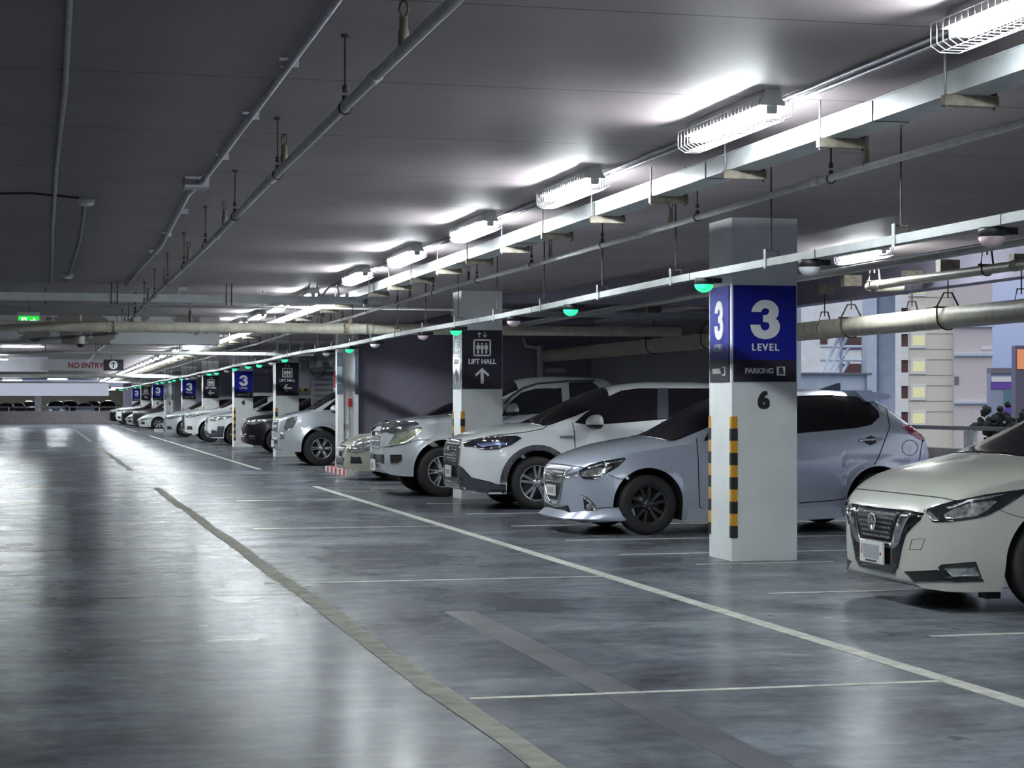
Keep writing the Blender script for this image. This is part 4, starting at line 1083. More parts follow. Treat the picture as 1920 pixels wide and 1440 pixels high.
c.decal('fog_lamp', 'cam', [(940 + (795 + 30 * math.cos(a)) / 4.8, 820 + (625 + 30 * math.sin(a)) / 4.8) for a in [2 * math.pi * i / 12 for i in range(12)]], M_LAMPCL, .012, mirror=True, parent=f, step=4)
c.decal('lower_intake', 'cam', z8(440, 625, 500, 628, 600, 610, 625, 672, 590, 684, 520, 672, 460, 650), M_BLACKPL, .004, mirror=True, step=4)
# bumper lip kit
bm = B(); prev = None
for i in range(31):
    a = -1 + 2 * i / 30; yy = .84 * math.sin(a * math.pi / 2); xx = -.055 + .62 * (abs(a)**3.2) 
    z0_ = .135; z1_ = .21 + .06 * abs(a)**2
    cur = [bm.verts.new(v) for v in ((xx, yy, z0_ + .015), (xx - .02, yy * 1.01, z0_ + .035), (xx + .01, yy * .995, z1_ - .02), (xx + .07, yy * .97, z1_ + .03), (xx + .12, yy * .93, z0_ + .0))]
    if prev:
        for k in range(5): bm.faces.new((prev[k], cur[k], cur[(k + 1) % 5], prev[(k + 1) % 5]))
    prev = cur
bmesh.ops.recalc_face_normals(bm, faces=bm.faces[:])
mk('bumper_lip', bm, P_SILVERBLUE, c.t, True, .8)
c.decal('lip_insert', 'cam', z8(545, 745, 700, 712, 835, 697, 800, 758, 720, 762, 600, 765), M_CLAD, .016, mirror=True, step=4)
for sg in (-1, 1):
    bm = B(); prism(bm, [(x_ - .14, z_) for x_, z_ in ((1.33, .15), (1.36, .27), (2.2, .25), (3.05, .27), (3.09, .15), (2.2, .12))], .80 * sg, .862 * sg, lambda u, v, d: (u, d, v))
    mk('side_skirt', bm, P_SILVERBLUE, c.t)
c.line('bonnet_gap', 'cam', z8(470, 235, 600, 252, 740, 272), 1.6)
c.line('bumper_gap', 'cam', z8(1140, 380, 1060, 375, 960, 335), 1.2)
c.line('bumper_gap', 'cam', z8(860, 640, 940, 632, 1015, 628), 1.2)
c.line('door_gap', 'cam', [(1306, 822), (1309, 860), (1310, 900), (1312, 950), (1322, 957), (1400, 956), (1400, 900)], 1.6)
c.line('door_gap', 'cam', z5(1635, 200, 1652, 290, 1600, 430, 1520, 560, 1440, 615, 1245, 632), 1.6)
c.line('bumper_gap', 'cam', z5(1800, 350, 1790, 400, 1785, 450, 1700, 520), 1.2)
c.line('fuel_flap', 'cam', [(980 + (1742 + 35 * math.cos(a)) / 2.4, 680 + (383 + 35 * math.sin(a)) / 2.4) for a in [2 * math.pi * i / 20 for i in range(21)]], 1.0, mirror=False)
c.decal('handle_recess', 'cam', z5(1540, 340, 1565, 328, 1590, 338, 1590, 362, 1565, 372, 1540, 362), M_CLAD, .002, mirror=True, step=4)
c.decal('door_handle', 'cam', z5(1513, 345, 1560, 344, 1614, 338, 1616, 347, 1560, 354, 1518, 358), M_RIM, .02, mirror=True, step=4, thick=.03)
c.decal('tail_lamp', 'cam', z5(1705, 284, 1760, 281, 1790, 296, 1812, 325, 1818, 352, 1790, 347, 1740, 318), M_TAIL, .01, mirror=True)
bm = B(); prism(bm, [(x_ - .14, z_) for x_, z_ in ((3.36, 1.50), (3.5, 1.50), (3.76, 1.46), (3.79, 1.44), (3.74, 1.41), (3.5, 1.38))], -.54, .54, lambda u, v, d: (u, d, v))
mk('roof_spoiler', bm, P_SILVERBLUE, c.t)
bm = B(); prism(bm, [(3.02, 1.515), (3.26, 1.59), (3.28, 1.59), (3.28, 1.50)], -.012, .012, lambda u, v, d: (u, d, v))
mk('shark_fin_antenna', bm, M_DKGREYP if 'M_DKGREYP' in globals() else P_DKGREY, c.t)
c.mirror_arm(1352, 806, (.09, .075, .1), P_SILVERBLUE)
hatch = c

# ---- white crossover ----
S = dict(L=4.46, W=1.825, wx=(1.02, 3.66), wr=.342, arch=.40, archdz=.02, zref=1.1,
    top=[(0, .70), (.02, .84), (.06, .90), (.2, .955), (.4, 1.01), (.65, 1.065), (.9, 1.10), (1.12, 1.12), (1.4, 1.25), (1.75, 1.425), (2.05, 1.55), (2.4, 1.625), (2.8, 1.655), (3.3, 1.655), (3.9, 1.59), (4.1, 1.45), (4.3, 1.15), (4.4, 1.02), (4.46, .85)],
    bot=[(0, .34), (.04, .27), (.12, .23), (.4, .20), (1.4, .22), (3.2, .22), (4.1, .27), (4.35, .34), (4.46, .5)],
    belt=[(0, .66), (.05, .80), (.2, .85), (.6, .94), (1.1, 1.02), (1.6, 1.04), (2.6, 1.09), (3.6, 1.15), (4.2, 1.08), (4.46, .8)],
    hw=[(0, .46), (.02, .55), (.06, .62), (.12, .69), (.22, .76), (.36, .83), (.55, .88), (.8, .905), (1.2, .9125), (3.6, .9125), (4.0, .88), (4.25, .82), (4.4, .75), (4.46, .68)],
    tb=[(0, .05), (.9, .1), (1.3, .14), (1.9, .22), (2.8, .24), (3.8, .26), (4.2, .2), (4.46, .05)],
    n=[(0, 2.6), (1.1, 2.5), (1.6, 2.7), (2.2, 3.0), (3.6, 3.0), (4.2, 2.6), (4.46, 2.2)], crease=(.62, .008, .06), flare=.03, tumble=.05)
squeeze(S, .08)
c = Car('crossover', 'white crossover with dark wheel-arch cladding and two-tone wheels, left of the silver-blue hatchback', 5.20, 24.78, S, P_WHITE)
c.wheels(rim_spokes([a + d for a in range(18, 378, 72) for d in (-11, 11)], .034, .036, M_RIM, M_DKRIM, holes=5, twist=0), inset=-.005, w_=.215, rr=.70)
c.decal('windscreen', 'top', [(1.13, -.74), (1.22, -.77), (1.7, -.70), (2.07, -.625), (2.12, -.3), (2.13, 0), (2.12, .3), (2.07, .625), (1.7, .70), (1.22, .77), (1.13, .74), (1.04, .4), (1.03, 0), (1.04, -.4)], M_GLASS)
c.decal('side_window', 'cam', z4(985, 402, 1050, 345, 1130, 285, 1215, 225, 1300, 187, 1420, 172, 1885, 172, 2300, 185, 2390, 240, 2350, 300, 1885, 350, 1560, 380, 1240, 407, 1070, 412), M_GLASS, mirror=True)
c.decal('window_post', 'cam', z4(1540, 172, 1610, 172, 1612, 374, 1535, 382), M_CLAD, .008, mirror=True)
g = c.decal('grille', 'front', [(-.40, .86), (.40, .86), (.47, .78), (.44, .58), (-.44, .58), (-.47, .78)], M_MESH, .008)
bm = B()
for r in range(7):
    for k in range(13):
        yy = -.36 + .06 * k + (.03 if r % 2 else 0); zz = .61 + .036 * r
        if abs(yy) > .40: continue
        p_, n_ = c.at('front', yy, zz)
        tube(bm, [(p_.x - .016, yy - .022, zz + .008), (p_.x - .016, yy, zz - .006), (p_.x - .016, yy + .022, zz + .008)], .005, 4)
mk('honeycomb', bm, M_RIM, g)
c.line('grille_frame', 'front', [(-.45, .58), (-.485, .70), (-.47, .80), (-.41, .875), (0, .88), (.41, .875), (.47, .80), (.485, .70), (.45, .58)], .028, M_CHROME, False, .012, parent=c.t)
e = mk('emblem', tube(B(), [(0, .075 * math.cos(a), .05 * math.sin(a)) for a in [2 * math.pi * i / 20 for i in range(21)]], .008, 6, cap=False), M_CHROME, c.t); e.location = (-.035, 0, .80)
mk('inner_oval', tube(B(), [(0, .032 * math.cos(a), .05 * math.sin(a)) for a in [2 * math.pi * i / 20 for i in range(21)]], .006, 6, cap=False), M_CHROME, e)
c.decal('headlamp', 'cam', z4(245, 540, 300, 522, 400, 498, 480, 490, 600, 487, 636, 503, 560, 550, 480, 577, 400, 582, 350, 575, 320, 562, 255, 560), M_LAMPDK, .008, mirror=True)
c.decal('lamp_strip', 'cam', z4(330, 540, 470, 525, 540, 535, 530, 550, 450, 552, 370, 560), mat('blue_lamp_strip', (.22, .26, .5), .15, .5, coat=.8), .012, mirror=True, step=4)
c.decal('lower_cladding', 'cam', z4(105, 655, 180, 662, 240, 700, 300, 765, 430, 795, 460, 808, 528, 812, 530, 895, 400, 875, 240, 845, 120, 795, 108, 720), M_CLAD, .006, mirror=True)
c.decal('lower_grille', 'cam', z4(118, 745, 240, 765, 245, 802, 200, 800, 125, 780), M_MESH, .010, mirror=True, step=4)
c.decal('skid_plate', 'cam', z4(115, 785, 225, 810, 245, 845, 180, 830, 120, 808), M_RIM, .012, mirror=True, step=4)
for xc in S['wx']:
    ro, ri = .485, .402; n_ = 18; xc += .08
    ring = [(xc - ro * math.cos(math.pi * i / n_), .345 + ro * math.sin(math.pi * i / n_)) for i in range(n_ + 1)] + [(xc + ri * math.cos(math.pi * i / n_), .362 + ri * math.sin(math.pi * i / n_)) for i in range(n_ + 1)]
    c.decal('arch_cladding', 'side', ring, M_CLAD, .012, mirror=True, thick=.03)
bm = B()
for sg in (-1, 1): prism(bm, [(1.37, .20), (1.39, .34), (3.12, .34), (3.15, .20)], .84 * sg, .925 * sg, lambda u, v, d: (u, d, v))
mk('sill_cladding', bm, M_CLAD, c.t)
p = mk('number_plate', box(B(), -.05, -.035, -.17, .17, .40, .55), M_PLATE, c.t)
mk('blurred_print', box(B(), -.053, -.05, -.12, .12, .44, .50), M_PLATEG, p)
c.line('bonnet_gap', 'cam', z4(245, 528, 450, 485, 650, 465, 780, 440, 815, 408), 1.3)
c.line('door_gap', 'cam', z4(972, 400, 985, 470, 991, 600, 991, 800), 1.4)
c.line('door_gap', 'cam', z4(1570, 385, 1575, 500, 1575, 800), 1.4)
c.decal('door_handle', 'cam', z4(1425, 450, 1480, 440, 1545, 438, 1545, 452, 1480, 458, 1432, 460), P_WHITE, .02, mirror=True, step=4, thick=.03)
pt, n_ = c.at('cam', 1063, 819.5)
bm = face_xf(text_bm('HYBRID', .05, .001, .003, 1.1), 'front', (pt.x, pt.y - .006, pt.z)); mk('badge_lettering', bm, M_CHROME, c.t)
c.mirror_arm(1112, 800, (.15, .11, .13), P_WHITE)
c.decal('tail_lamp', 'diagr', [(-.25, .92), (.2, .95), (.2, 1.05), (-.25, 1.05)], M_TAIL, .006, mirror=True)

# ---- pearl-white hatchback at the right edge ----
S = dict(L=4.48, W=1.79, wx=(1.05, 3.75), wr=.318, arch=.375, archdz=.015, zref=1.0,
    top=[(0, .56), (.03, .64), (.09, .70), (.2, .785), (.38, .87), (.62, .945), (.88, 1.00), (1.05, 1.04), (1.3, 1.16), (1.7, 1.36), (2.1, 1.48), (2.5, 1.54), (3.2, 1.54), (3.9, 1.44), (4.2, 1.15), (4.4, .95), (4.48, .8)],
    bot=[(0, .24), (.03, .19), (.1, .155), (.4, .14), (1.4, .15), (3.3, .16), (4.1, .2), (4.4, .3), (4.48, .42)],
    belt=[(0, .53), (.05, .60), (.2, .68), (.5, .79), (.9, .89), (1.3, .95), (2.2, .98), (3.5, 1.06), (4.2, 1.0), (4.48, .75)],
    hw=[(0, .42), (.015, .50), (.05, .58), (.11, .65), (.2, .725), (.33, .79), (.5, .845), (.75, .88), (1.1, .895), (3.6, .895), (4.1, .86), (4.35, .79), (4.48, .7)],
    tb=[(0, .05), (.9, .1), (1.3, .15), (1.9, .23), (2.8, .25), (3.8, .26), (4.2, .2), (4.48, .05)],
    n=[(0, 2.2), (1.1, 2.4), (1.6, 2.7), (2.2, 3.0), (3.6, 3.0), (4.2, 2.6), (4.48, 2.2)], crease=(.33, .006, .0), flare=.012, tumble=.06)
squeeze(S, .17)
c = Car('hatchback', 'pearl-white hatchback with black V-shaped grille, cut off at the right edge', 5.52, 12.16, S, P_PEARL)
c.wheels(rim_spokes(range(0, 360, 72), .06, .05, M_RIM, M_DKRIM), inset=.005, w_=.205, rr=.68)
c.decal('windscreen', 'top', [(1.07, -.74), (1.18, -.76), (1.6, -.70), (2.0, -.61), (2.05, 0), (2.0, .61), (1.6, .70), (1.18, .76), (1.07, .74), (.98, .4), (.96, 0), (.98, -.4)], M_GLASS)
c.decal('side_window', 'side', [(1.35, 1.0), (1.75, 1.26), (2.2, 1.42), (2.8, 1.46), (3.5, 1.40), (3.75, 1.2), (3.6, 1.12)], M_GLASS, mirror=True)
V = c.decal('black_front_panel', 'front', [(-.62, .645), (-.40, .652), (0, .648), (.40, .652), (.62, .645), (.60, .60), (.46, .50), (.40, .40), (.34, .27), (.28, .225), (-.28, .225), (-.34, .27), (-.40, .40), (-.46, .50), (-.60, .60)], mat('piano_black', (.008, .008, .009), .07, coat=.5), .006)
g = c.decal('grille', 'front', [(-.34, .64), (.34, .64), (.24, .435), (-.24, .435)], M_MESH, .009, parent=V)
c.decal('chrome_v', 'front', [(-.50, .648), (-.38, .648), (-.265, .435), (-.235, .425), (.235, .425), (.265, .435), (.38, .648), (.50, .648), (.36, .43), (.30, .395), (0, .39), (-.30, .395), (-.36, .43)], M_CHROME, .014)
bm = B()
for r in range(6):
    for k in range(16):
        yy = -.30 + .04 * k + (.02 if r % 2 else 0); zz = .455 + .032 * r
        if abs(yy) > .22 + .09 * r / 5: continue
        p_, n_ = c.at('front', yy, zz); tube(bm, [(p_.x - .014, yy - .018, zz), (p_.x - .016, yy, zz + .012), (p_.x - .014, yy + .018, zz)], .0025, 4)
mk('grille_texture', bm, M_DKRAIL, g)
e = mk('emblem', lathe(B(), [(0, 0), (.062, 0), (.062, .012), (.048, .012), (.046, .006), (0, .006)], 24, 'z'), M_CHROME, c.t)
e.data.transform(Matrix.Rotation(-math.pi / 2, 4, 'Y')); e.location = (-.028, 0, .555)
mk('emblem_bar', box(B(), -.016, -.0122, -.062, .062, -.01, .01), M_RIM, e)
p = mk('number_plate', box(B(), -.042, -.028, -.185, .185, .275, .425), M_PLATE, c.t)
mk('blurred_print', box(B(), -.044, -.042, -.125, .125, .305, .40), M_PLATEG, p)
mk('bottom_print', box(B(), -.044, -.042, -.09, .09, .283, .297), M_PLATED, p)
mk('red_mark', tube(B(), [(-.043, -.155, .345), (-.045, -.155, .345)], .012, 10), M_RED, p)
mk('right_marks', join(box(B(), -.044, -.042, .145, .152, .35, .40), box(B(), -.044, -.042, .15, .165, .33, .35)), M_REDTXT, p)
c.decal('headlamp', 'cam', z6(672, 612, 760, 580, 900, 540, 1130, 492, 1401, 455, 1500, 440, 1395, 495, 1300, 560, 1150, 642, 1050, 672, 900, 690, 800, 697, 735, 695, 700, 655), M_LAMPDK, .006, mirror=True)
c.decal('lamp_reflector', 'cam', z6(820, 640, 900, 595, 1000, 560, 1150, 540, 1200, 545, 1130, 610, 1050, 650, 900, 672, 830, 675), M_LAMPCL, .011, mirror=True)
c.decal('lamp_bar', 'cam', z6(685, 628, 725, 620, 790, 682, 750, 690), M_RIM, .012, mirror=True, step=4)
c.decal('lamp_bar', 'cam', z6(830, 590, 1000, 530, 1180, 500, 1280, 488, 1150, 522, 1000, 548, 860, 600), M_RIM, .012, mirror=True, step=4)
f = c.decal('fog_recess', 'cam', z6(775, 1025, 800, 1005, 1050, 985, 1092, 1100, 830, 1103, 800, 1075), M_BLACKPL, .005, mirror=True)
c.decal('fog_lamp', 'cam', z6(822, 1033, 1048, 1022, 1075, 1086, 880, 1092), M_LAMPCL, .010, mirror=True, parent=f, step=4)
c.decal('lower_trim', 'cam', z6(527, 1057, 770, 1046, 812, 1110, 1095, 1106, 1110, 1130, 900, 1138, 605, 1140), M_BLACKPL, .005, mirror=True)
c.line('bonnet_gap', 'cam', z6(345, 470, 500, 487, 700, 508, 800, 520, 900, 540), 1.5)
c.line('tow_cover', 'cam', z6(585, 822, 680, 818, 650, 897, 565, 897, 585, 822), .8, mirror=False)
c.line('wing_gap', 'cam', z6(1220, 605, 1300, 640, 1400, 665), 1.0)
c.mirror_arm(1.75, 1.03, (.1, .08, .11), P_PEARL, mode='side')
mk('front_flap', box(B(), .50, .60, -.62, -.5, .075, .16), M_BLACKPL, c.t)

# ---- silver pickup with dark bonnet guard (near) and silver SUV-like pickup (farther) ----
def pickup_spec(**k):
    S = dict(L=5.2, W=1.86, wx=(.90, 4.0), wr=.37, arch=.435, archdz=.03, zref=1.15,
    top=[(0, .86), (.03, .97), (.12, 1.035), (.3, 1.10), (.7, 1.165), (1.1, 1.195), (1.3, 1.26), (1.7, 1.50), (2.0, 1.655), (2.3, 1.745), (2.7, 1.775), (3.5, 1.755), (3.62, 1.65), (3.72, 1.2), (3.8, 1.13), (5.1, 1.12), (5.2, 1.05)],
    bot=[(0, .42), (.05, .36), (.15, .32), (.45, .30), (1.5, .36), (3.5, .38), (4.8, .45), (5.2, .5)],
    belt=[(0, .82), (.05, .92), (.2, .97), (.6, 1.05), (1.1, 1.10), (1.8, 1.12), (3.6, 1.14), (5.2, 1.04)],
    hw=[(0, .52), (.02, .60), (.06, .67), (.12, .73), (.22, .80), (.36, .86), (.55, .90), (.8, .925), (1.2, .93), (4.9, .93), (5.2, .9)],
    tb=[(0, .05), (.9, .1), (1.3, .14), (1.9, .2), (2.8, .22), (3.6, .2), (3.8, .05), (5.2, .02)],
    n=[(0, 2.8), (1.1, 2.7), (1.6, 3), (2.2, 3.4), (3.5, 3.4), (3.8, 6), (5.2, 8)], flare=.04, tumble=.04)
    S.update(k); return S
S = squeeze(pickup_spec(), .06)
c = Car('pickup_truck', 'silver-white pickup with a chromed bonnet guard, left of the white crossover', 4.80, 28.38, S, P_SILVER, cat='pickup')
c.wheels(rim_spokes([a + d for a in range(0, 360, 60) for d in (-8, 8)], .028, .026, M_RIM, M_DKRIM, holes=6, hub=.075), inset=-.01, w_=.24, rr=.64)
c.decal('windscreen', 'top', [(1.22, -.72), (1.65, -.68), (2.1, -.62), (2.14, 0), (2.1, .62), (1.65, .68), (1.22, .72), (1.14, .4), (1.12, 0), (1.14, -.4)], M_GLASS)
c.decal('side_window', 'cam', z3(560, 880, 600, 805, 650, 755, 710, 705, 820, 675, 1010, 668, 1018, 780, 900, 860), M_GLASS2, mirror=True)
c.decal('side_window', 'cam', z3(1065, 632, 1240, 625, 1290, 665, 1300, 850, 1080, 860), M_GLASS2, mirror=True)
c.line('window_rail', 'cam', z3(585, 790, 640, 730, 720, 675, 830, 640, 1060, 622, 1260, 618), 3, M_DKGREYP if 'M_DKGREYP' in globals() else P_DKGREY, off=.012)
c.decal('bonnet_guard', 'cam', z2(1425, 1000, 1440, 945, 1520, 930, 1690, 932, 1700, 945, 1600, 970, 1520, 1000), mat('smoked_acrylic', (.08, .08, .1), .08, .6, coat=1), .03, mirror=True, thick=.03)
c.decal('headlamp', 'cam', z2(1480, 1090, 1520, 1020, 1600, 980, 1720, 962, 1728, 980, 1665, 1040, 1600, 1078, 1495, 1105), M_LAMPYL, .008, mirror=True)
g = c.decal('grille', 'front', [(-.42, .99), (.42, .99), (.40, .78), (.30, .70), (-.30, .70), (-.40, .78)], M_RIM, .006)
for zz in (.95, .88, .80): c.line('grille_bar', 'front', [(-.36, zz), (0, zz), (.36, zz)], .022, M_DKRIM, False, .01, parent=g)
mk('emblem_lettering', face_xf(text_bm('ISUZU', .1, .004, .004), 'left', (-.03, 0, .915)), M_CHROME, c.t)
c.decal('lower_grille', 'cam', z2(1365, 1165, 1440, 1168, 1442, 1240, 1372, 1235), M_MESH, .006, mirror=True, step=4)
c.decal('fog_recess', 'cam', z2(1485, 1172, 1572, 1170, 1578, 1212, 1540, 1240, 1490, 1238), M_BLACKPL, .006, mirror=True, step=4)
p = mk('number_plate', box(B(), -.05, -.035, -.17, .17, .37, .53), M_PLATE, c.t); mk('blurred_print', box(B(), -.053, -.05, -.12, .12, .40, .48), M_PLATEG, p)
c.line('bumper_gap', 'cam', z2(1350, 1120, 1480, 1110, 1600, 1090, 1690, 1060, 1780, 1060), 1.2)
c.mirror_arm(957, 776, (.12, .11, .12), P_SILVER, out=.12)

S = pickup_spec(L=4.95, W=1.84, wx=(.92, 3.9), wr=.385, arch=.45, flare=.05,
    top=[(0, .78), (.03, .98), (.10, 1.06), (.25, 1.125), (.5, 1.19), (.7, 1.22), (.84, 1.29), (1.1, 1.48), (1.38, 1.63), (1.7, 1.73), (2.2, 1.775), (3.4, 1.755), (3.5, 1.65), (3.6, 1.3), (3.7, 1.2), (4.9, 1.16), (4.95, 1.05)],
    bot=[(0, .44), (.05, .36), (.15, .32), (.4, .31), (1.5, .36), (3.5, .38), (4.6, .45), (4.95, .5)],
    belt=[(0, .76), (.04, .95), (.12, 1.02), (.3, 1.08), (.6, 1.14), (1.1, 1.17), (1.8, 1.2), (3.5, 1.2), (4.95, 1.06)],
    hw=[(0, .60), (.02, .68), (.06, .74), (.12, .79), (.22, .84), (.36, .88), (.55, .905), (.8, .92), (1.2, .92), (4.7, .92), (4.95, .9)],
    n=[(0, 3.6), (1.1, 3.4), (1.6, 3.2), (2.2, 3.4), (3.4, 3.4), (3.7, 6), (4.95, 8)])
c = Car('pickup_truck', 'silver pickup with six-spoke wheels and tall bonnet, behind the gold sedan', 4.95, 42.68, S, P_SILVER, cat='pickup')
c.wheels(rim_spokes([a + d for a in range(0, 360, 60) for d in (-6, 6)], .03, .02, M_RIM, M_DKRIM, holes=6, hub=.08), inset=-.01, w_=.25, rr=.61)
c.decal('windscreen', 'top', [(.78, -.72), (1.1, -.68), (1.48, -.62), (1.51, 0), (1.48, .62), (1.1, .68), (.78, .72), (.72, .4), (.71, 0), (.72, -.4)], M_GLASS)
c.decal('side_window', 'side', [(.95, 1.22), (1.22, 1.42), (1.5, 1.56), (1.9, 1.65), (3.2, 1.64), (3.35, 1.25)], M_GLASS, mirror=True)
c.decal('headlamp', 'cam', [(539, 785), (559, 779), (556, 790), (550, 801), (540, 806), (531, 811), (532.5, 800)], M_LAMPCL, .008, mirror=True, step=3)
g = c.decal('grille', 'front', [(-.45, 1.0), (.45, 1.0), (.42, .72), (-.42, .72)], M_CHROME, .006)
for zz in (.95, .84): c.line('grille_slot', 'front', [(-.36, zz), (0, zz), (.36, zz)], .06, M_MESH, False, .01, parent=g)
c.decal('lower_grille', 'front', [(-.5, .60), (.5, .60), (.48, .48), (-.48, .48)], M_MESH, .006)
c.decal('fog_lamp', 'diag', [(-.14, .58), (.0, .60), (.0, .72), (-.12, .72)], M_LAMPCL, .008, mirror=True)
p = mk('number_plate', box(B(), -.06, -.04, -.17, .17, .40, .55), M_PLATE, c.t)
c.mirror_arm(1.2, 1.18, (.12, .11, .12), P_SILVER, mode='side', out=.12)

# ---- generic cars for the rest of the row ----
def generic(kind, label, X, Yc, paintm, L=None, W=None, group=None, rimf=None, name=None, dz=0, rear=False):
    if kind == 'sedan':
        S = dict(L=4.6, W=1.78, wx=(.95, 3.65), wr=.32, arch=.375, zref=.98,
        top=[(0, .48), (.03, .56), (.10, .64), (.24, .735), (.45, .82), (.75, .885), (1.2, .97), (1.6, 1.17), (2.1, 1.39), (2.5, 1.46), (3.0, 1.46), (3.5, 1.33), (3.95, 1.12), (4.3, 1.08), (4.5, 1.04), (4.6, .85)],
        bot=[(0, .28), (.05, .2), (.3, .17), (4.2, .2), (4.6, .4)], belt=[(0, .45), (.1, .57), (.5, .74), (1.1, .88), (2, .94), (3.6, .99), (4.4, .98), (4.6, .8)],
        tb=[(0, .05), (1.2, .12), (1.9, .25), (3, .27), (3.8, .22), (4.6, .05)])
    elif kind == 'suv':
        S = dict(L=4.5, W=1.84, wx=(.92, 3.6), wr=.355, arch=.415, zref=1.08,
        top=[(0, .76), (.03, .88), (.1, .94), (.3, 1.0), (.7, 1.07), (1.15, 1.13), (1.5, 1.32), (1.9, 1.54), (2.3, 1.64), (3.0, 1.67), (3.9, 1.6), (4.2, 1.35), (4.42, 1.05), (4.5, .85)],
        bot=[(0, .36), (.05, .27), (.3, .22), (4.2, .27), (4.5, .5)], belt=[(0, .7), (.1, .84), (.5, .94), (1.1, 1.02), (2, 1.06), (3.6, 1.12), (4.3, 1.05), (4.5, .8)],
        tb=[(0, .05), (1.2, .12), (1.9, .22), (3, .24), (4.0, .22), (4.5, .05)])
    elif kind == 'van':
        S = dict(L=4.6, W=1.78, wx=(.85, 3.6), wr=.33, arch=.39, zref=1.0,
        top=[(0, .62), (.04, .78), (.15, .90), (.4, 1.02), (.8, 1.12), (1.1, 1.24), (1.6, 1.5), (2.0, 1.62), (2.6, 1.67), (3.9, 1.62), (4.35, 1.4), (4.55, 1.1), (4.6, .9)],
        bot=[(0, .28), (.05, .2), (.3, .17), (4.2, .2), (4.6, .4)], belt=[(0, .58), (.1, .72), (.5, .88), (1.1, .98), (2, 1.02), (4.3, 1.05), (4.6, .85)],
        tb=[(0, .05), (1.0, .12), (1.9, .2), (3, .2), (4.2, .18), (4.6, .05)])
    else:
        S = pickup_spec()
    L0 = S['L']; hw = S['W'] / 2
    if kind != 'pickup':
        S['hw'] = [(0, hw * .5), (.02, hw * .6), (.06, hw * .7), (.12, hw * .78), (.22, hw * .86), (.36, hw * .92), (.55, hw * .97), (.9, hw), (L0 - .7, hw), (L0 - .3, hw * .94), (L0 - .1, hw * .87), (L0, hw * .78)]
        S['n'] = [(0, 2.4), (1.1, 2.5), (1.6, 2.8), (2.2, 3.1), (L0 - .8, 3.1), (L0, 2.4)]
        S['flare'] = .02
    c = Car(name or {'sedan': 'sedan', 'suv': 'suv', 'van': 'people_carrier', 'pickup': 'pickup_truck'}[kind], label, X, Yc, S, paintm, group=group)
    c.wheels(rimf or rim_spokes(range(0, 360, 60), .05, .05, M_RIM, M_DKRIM), inset=0, w_=.21, rr=.66)
    hz = pch(S['top'], .12)       # bonnet leading edge height
    wt = hw - .2
    if kind == 'sedan': xa, xb, x3 = 1.28, 2.18, 3.35
    elif kind == 'suv': xa, xb, x3 = 1.2, 2.05, 3.9
    elif kind == 'van': xa, xb, x3 = 1.0, 1.95, 4.1
    else: xa, xb, x3 = 1.24, 2.1, 3.4
    zt = max(p[1] for p in S['top']); zb = pch(S['belt'], 2.0)
    c.decal('windscreen', 'top', [(xa + .04, -(hw - .17)), (xb - .1, -(hw - .28)), (xb, 0), (xb - .1, hw - .28), (xa + .04, hw - .17), (xa - .08, 0)], M_GLASS)
    c.decal('side_window', 'side', [(xa + .35, zb + .06), (xa + .7, zb + .26), (xb + .15, zt - .17), (xb + .6, zt - .13), (x3 - .3, zt - .14), (x3, zb + .2), (x3 - .05, zb + .08)], M_GLASS, mirror=True)
    c.decal('headlamp', 'diag', [(-.22, hz - .14), (.05, hz - .17), (.42, hz - .06), (.62, hz + .01), (.3, hz - .0), (-.2, hz - .04)], M_LAMPCL, .008, mirror=True)
    g = c.decal('grille', 'front', [(-.38, hz - .05), (.38, hz - .05), (.32, hz - .24), (-.32, hz - .24)], M_MESH, .008)
    c.line('grille_frame', 'front', [(-.40, hz - .04), (0, hz - .035), (.40, hz - .04), (.34, hz - .25), (0, hz - .255), (-.34, hz - .25), (-.40, hz - .04)], .02, M_CHROME, False, .014, parent=g)
    zl = pch(S['bot'], .3)
    c.decal('lower_intake', 'front', [(-.5, zl + .24), (.5, zl + .24), (.42, zl + .10), (-.42, zl + .10)], M_MESH, .006)
    c.decal('fog_recess', 'diag', [(-.1, zl + .14), (.12, zl + .14), (.1, zl + .26), (-.08, zl + .28)], M_BLACKPL, .006, mirror=True)
    p = mk('number_plate', box(B(), -.05, -.035, -.17, .17, zl + .26, zl + .38), M_PLATE, c.t)
    c.decal('tail_lamp', 'diagr', [(-.25, zb - .14), (.15, zb - .14), (.15, zb + .02), (-.25, zb + .02)], M_TAIL, .006, mirror=True)
    c.decal('rear_window', 'rear', [(-.55, zb + .12), (.55, zb + .12), (.48, zt - .16), (-.48, zt - .16)], M_GLASS)
    c.line('door_gap', 'side', [(xa + .15, zb - .02), (xa + .2, .5), (xa + .2, .3)], .008)
    c.mirror_arm(xa + .45, zb + .06, (.1, .08, .1), paintm, mode='side')
    return c
c = generic('sedan', 'champagne gold sedan between the near pickup and the service column', 5.13, 34.2, P_GOLD)
c.decal('headlamp_cluster', 'cam', z2(1168, 1130, 1210, 1080, 1270, 1055, 1345, 1043, 1368, 1060, 1330, 1100, 1262, 1122, 1200, 1125), M_LAMPCL, .016, mirror=True, step=3)
c = generic('suv', 'black SUV with twin-kidney chrome grille between two pillars', 5.33, 53.6, P_BLACK)
c.line('kidney_grille', 'front', [(-.24, .70), (-.24, .86), (-.04, .86), (-.04, .70), (-.24, .70)], .03, M_CHROME, True, .02, parent=c.t)
c.line('bumper_trim', 'front', [(-.6, .52), (0, .50), (.6, .52)], .025, M_CHROME, False, .012, parent=c.t)
c = generic('suv', 'white crossover with black lower bumper inserts just left of pillar 4', 5.2, 64.4, P_WHITE, name='crossover')
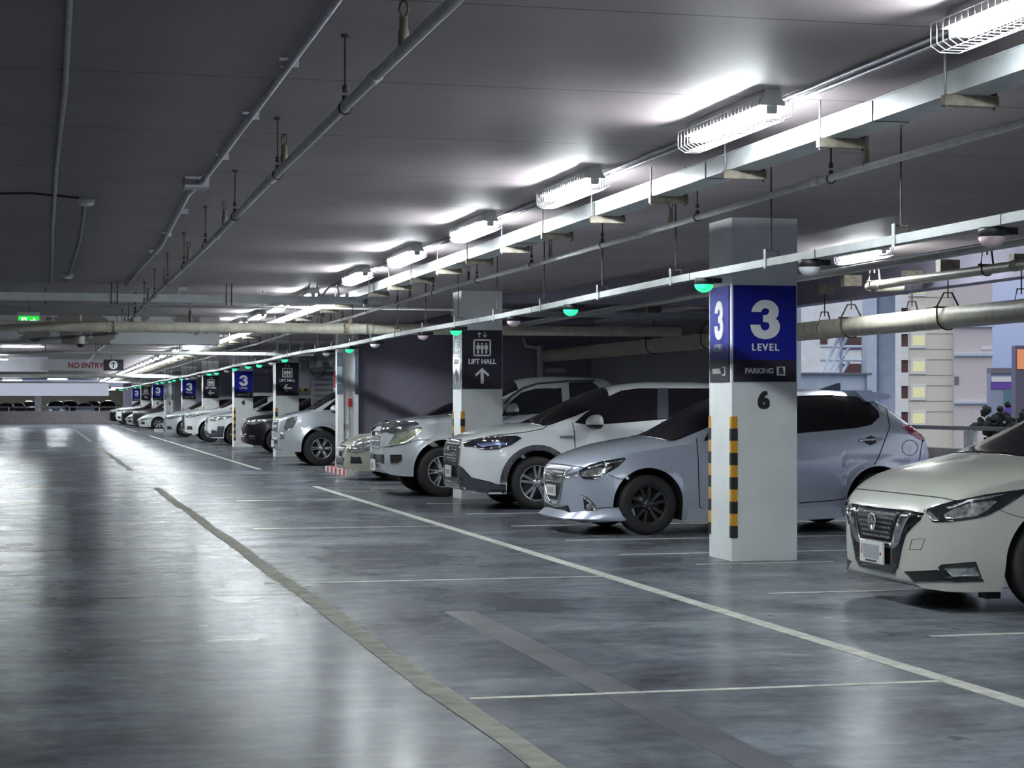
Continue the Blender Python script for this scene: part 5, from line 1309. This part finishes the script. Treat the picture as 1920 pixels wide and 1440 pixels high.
c.decal('bumper_insert', 'diag', [(-.3, .27), (.3, .27), (.35, .62), (.15, .62), (.1, .40), (-.1, .38), (-.3, .42)], M_CLAD, .010, mirror=True)
c = generic('pickup', 'white pickup with a raised stance and large tyres beyond pillar 4', 4.78, 69.4, P_WHITE)
c.decal('black_bumper_frame', 'front', [(-.5, 1.0), (.5, 1.0), (.6, .45), (-.6, .45)], M_BLACKPL, .012)
c = generic('van', 'silver people carrier with sloping nose left of the white pickup', 4.75, 80.4, P_SILVER)
c = generic('sedan', 'white sedan with slim headlamps behind the distant service column', 4.7, 101.2, P_WHITE)
generic('suv', 'dark grey SUV nose, first of the cluster left of the distant white sedan', 4.6, 106.0, P_DKGREY)
generic('sedan', 'small silver car nose in the far cluster by pillar 2', 4.5, 112.0, P_SILVER)
generic('suv', 'black car nose in the far cluster beyond pillar 2', 4.4, 116.0, P_BLACK)
generic('pickup', 'white pickup nose in the far cluster near the end opening', 4.3, 123.0, P_WHITE)
generic('suv', 'tall black SUV parked last, next to the low end wall', 4.1, 129.0, P_BLACK)
# far deck: cars seen over the low wall, nose or tail toward the camera
def far_car(kind, label, px, zc_, m, rz):
    X = (px - 960) / FPX * zc_ * math.cos(TH) + zc_ * math.sin(TH); Y = zc_ * math.cos(TH) - (px - 960) / FPX * zc_ * math.sin(TH)
    c = generic(kind, label, 0, 0, m, group=None)
    c.t.rotation_euler = (0, 0, rz); c.t.location = (X, Y, 0)
for kind, lab, px, zc_, m in (('sedan', 'dark sedan on the far deck at the left frame edge', 10, 178, P_DKGREY), ('sedan', 'second dark sedan from the left on the far deck', 33, 184, P_DKGREY),
        ('suv', 'dark SUV left of the far deck pillar', 54, 191, P_BLACK), ('suv', 'white SUV with dark rear window on the far deck', 105, 178, P_LBLUE),
        ('suv', 'black tall SUV behind the white one on the far deck', 131, 184.5, P_BLACK), ('sedan', 'pale blue sedan on the far deck', 160, 178, P_LBLUE),
        ('suv', 'black SUV behind the pale blue sedan on the far deck', 176, 191, P_BLACK), ('suv', 'dark SUV at the right end of the far deck row', 203, 184.5, P_DKGREY)):
    far_car(kind, lab, px, zc_, m, math.pi / 2)
